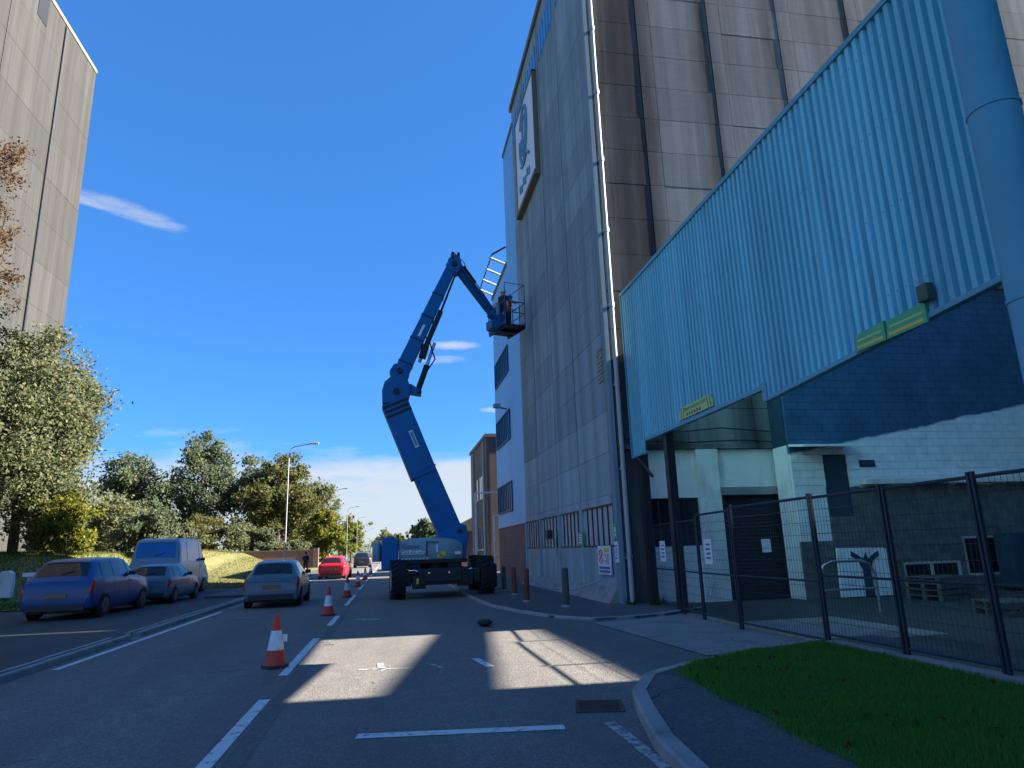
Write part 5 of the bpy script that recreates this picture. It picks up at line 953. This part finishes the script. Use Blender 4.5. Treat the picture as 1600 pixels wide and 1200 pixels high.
tree('bank_tree', 'grey green tree at the left of the bank grove', -27, 78, 1.8, 11.0, 6.0, 'leaf_dark', 18360, 0.17, 204, .0, .25)
tree('bank_tree', 'tallest dark tree of the bank grove', -20.4, 80, 1.8, 13.6, 5.0, 'leaf_dark', 22032, 0.16, 228, .0, .28)
tree('bank_tree', 'dark bushy tree between the tallest tree and the golden one', -15.4, 83, 1.8, 11.2, 5.2, 'leaf_dark', 19584, 0.17, 204, .0, .24)
tree('bank_tree', 'golden brown broad tree in front of the dark grove behind the lamp', -11.8, 78, 1.2, 11.4, 5.0, 'leaf_gold', 23256, 0.15, 228, .0, .26)
tree('bank_tree', 'olive tree on the road side of the golden tree', -8.4, 84, .6, 9.6, 4.2, 'leaf_olive', 17136, 0.15, 180, .0, .2)
tree('young_tree', 'small bright yellow tree beside the road past the brick wall', -6.9, 80, .2, 6.4, 2.3, 'leaf_yellow', 8000, .18, 90, .08, .1)
tree('bank_tree', 'far olive tree filling the gap left of the grove', -36, 82, 2, 9.5, 6, 'leaf_olive', 14688, 0.17, 156, .0, .22)
for x, y, h, r_, m, l in ((-22, 38.5, 3.2, 2.4, 'leaf_olive', 'olive bush behind the stone marker'), (-17.6, 42, 3.4, 2.2, 'leaf_yellow', 'yellow green bush behind the white guard rail'), (-14.8, 47, 3.6, 2.2, 'leaf_dark', 'dark bush at the top of the bank behind the van'), (-19.5, 54, 4.2, 3.0, 'leaf_olive', 'large olive bush on the bank in front of the grove'), (-17.2, 64, 2.4, 1.8, 'leaf_olive', 'low olive bush on the crest of the bank'), (-26, 45, 4.0, 3, 'leaf_dark', 'dark bush beneath the broad roadside tree'), (-24, 70, 4.2, 3.2, 'leaf_olive', 'olive bush at the foot of the grey green tree'), (-18, 71, 3.8, 3.0, 'leaf_gold', 'golden bush at the foot of the tallest tree'), (-15, 72.5, 3.6, 2.4, 'leaf_olive', 'olive bush left of the brick wall end'), (-29, 66, 4.4, 3.4, 'leaf_dark', 'dark bush at the left end of the grove'), (-9.6, 74, 3.0, 2.0, 'leaf_olive', 'olive bush right behind the dark brick wall'), (-12.5, 73.5, 3.0, 1.8, 'leaf_dark', 'dark bush behind the left end of the brick wall')):
    tree('bush', l, x, y, float(bank_z(x, y)) - .1, h, r_, m, 8000, .11, 110, .0, .06, cat='bush')
for x, y, h, r_, m, l in ((-9, 170, 10, 5.5, 'leaf_yellow', 'round sunlit green tree at the far end of the road'), (-2.5, 330, 12, 8, 'leaf_olive', 'distant olive tree over the lift tail'), (6, 340, 11, 9, 'leaf_yellow', 'distant pale tree right of the boom foot'), (16, 345, 13, 9, 'leaf_olive', 'distant olive tree beyond the boom foot'), (30, 340, 12, 9, 'leaf_dark', 'distant dark tree by the brown building'), (-16, 230, 11, 7, 'leaf_olive', 'distant olive tree left of the road end'), (5.6, 110, 7, 3, 'leaf_dark', 'dark tree overhanging the right pavement far off')):
    tree('distant_tree', l, x, y, -.1, h, r_, m, 3500, .45 if y > 200 else .3, 60, .02, .2)
hg = []
for k in range(420):
    x = random.choice((random.uniform(-120, -9), random.uniform(12, 160))); y = random.uniform(230, 420); hg.append((x, y, random.uniform(.5, 6)))
hg = np.array(hg).repeat(26, 0) + rng.normal(size=(420 * 26, 3)) * np.array([4.5, 4.5, 1.6]); hg[:, 2] = np.abs(hg[:, 2])
o = bpy.data.objects.new('far_woodland', leaves_mesh('far_woodland', hg, .8, 'leaf_olive')); COL.objects.link(o); o['kind'] = 'stuff'; tag(o, 'low far-off belt of mixed woodland along the horizon', 'woodland')
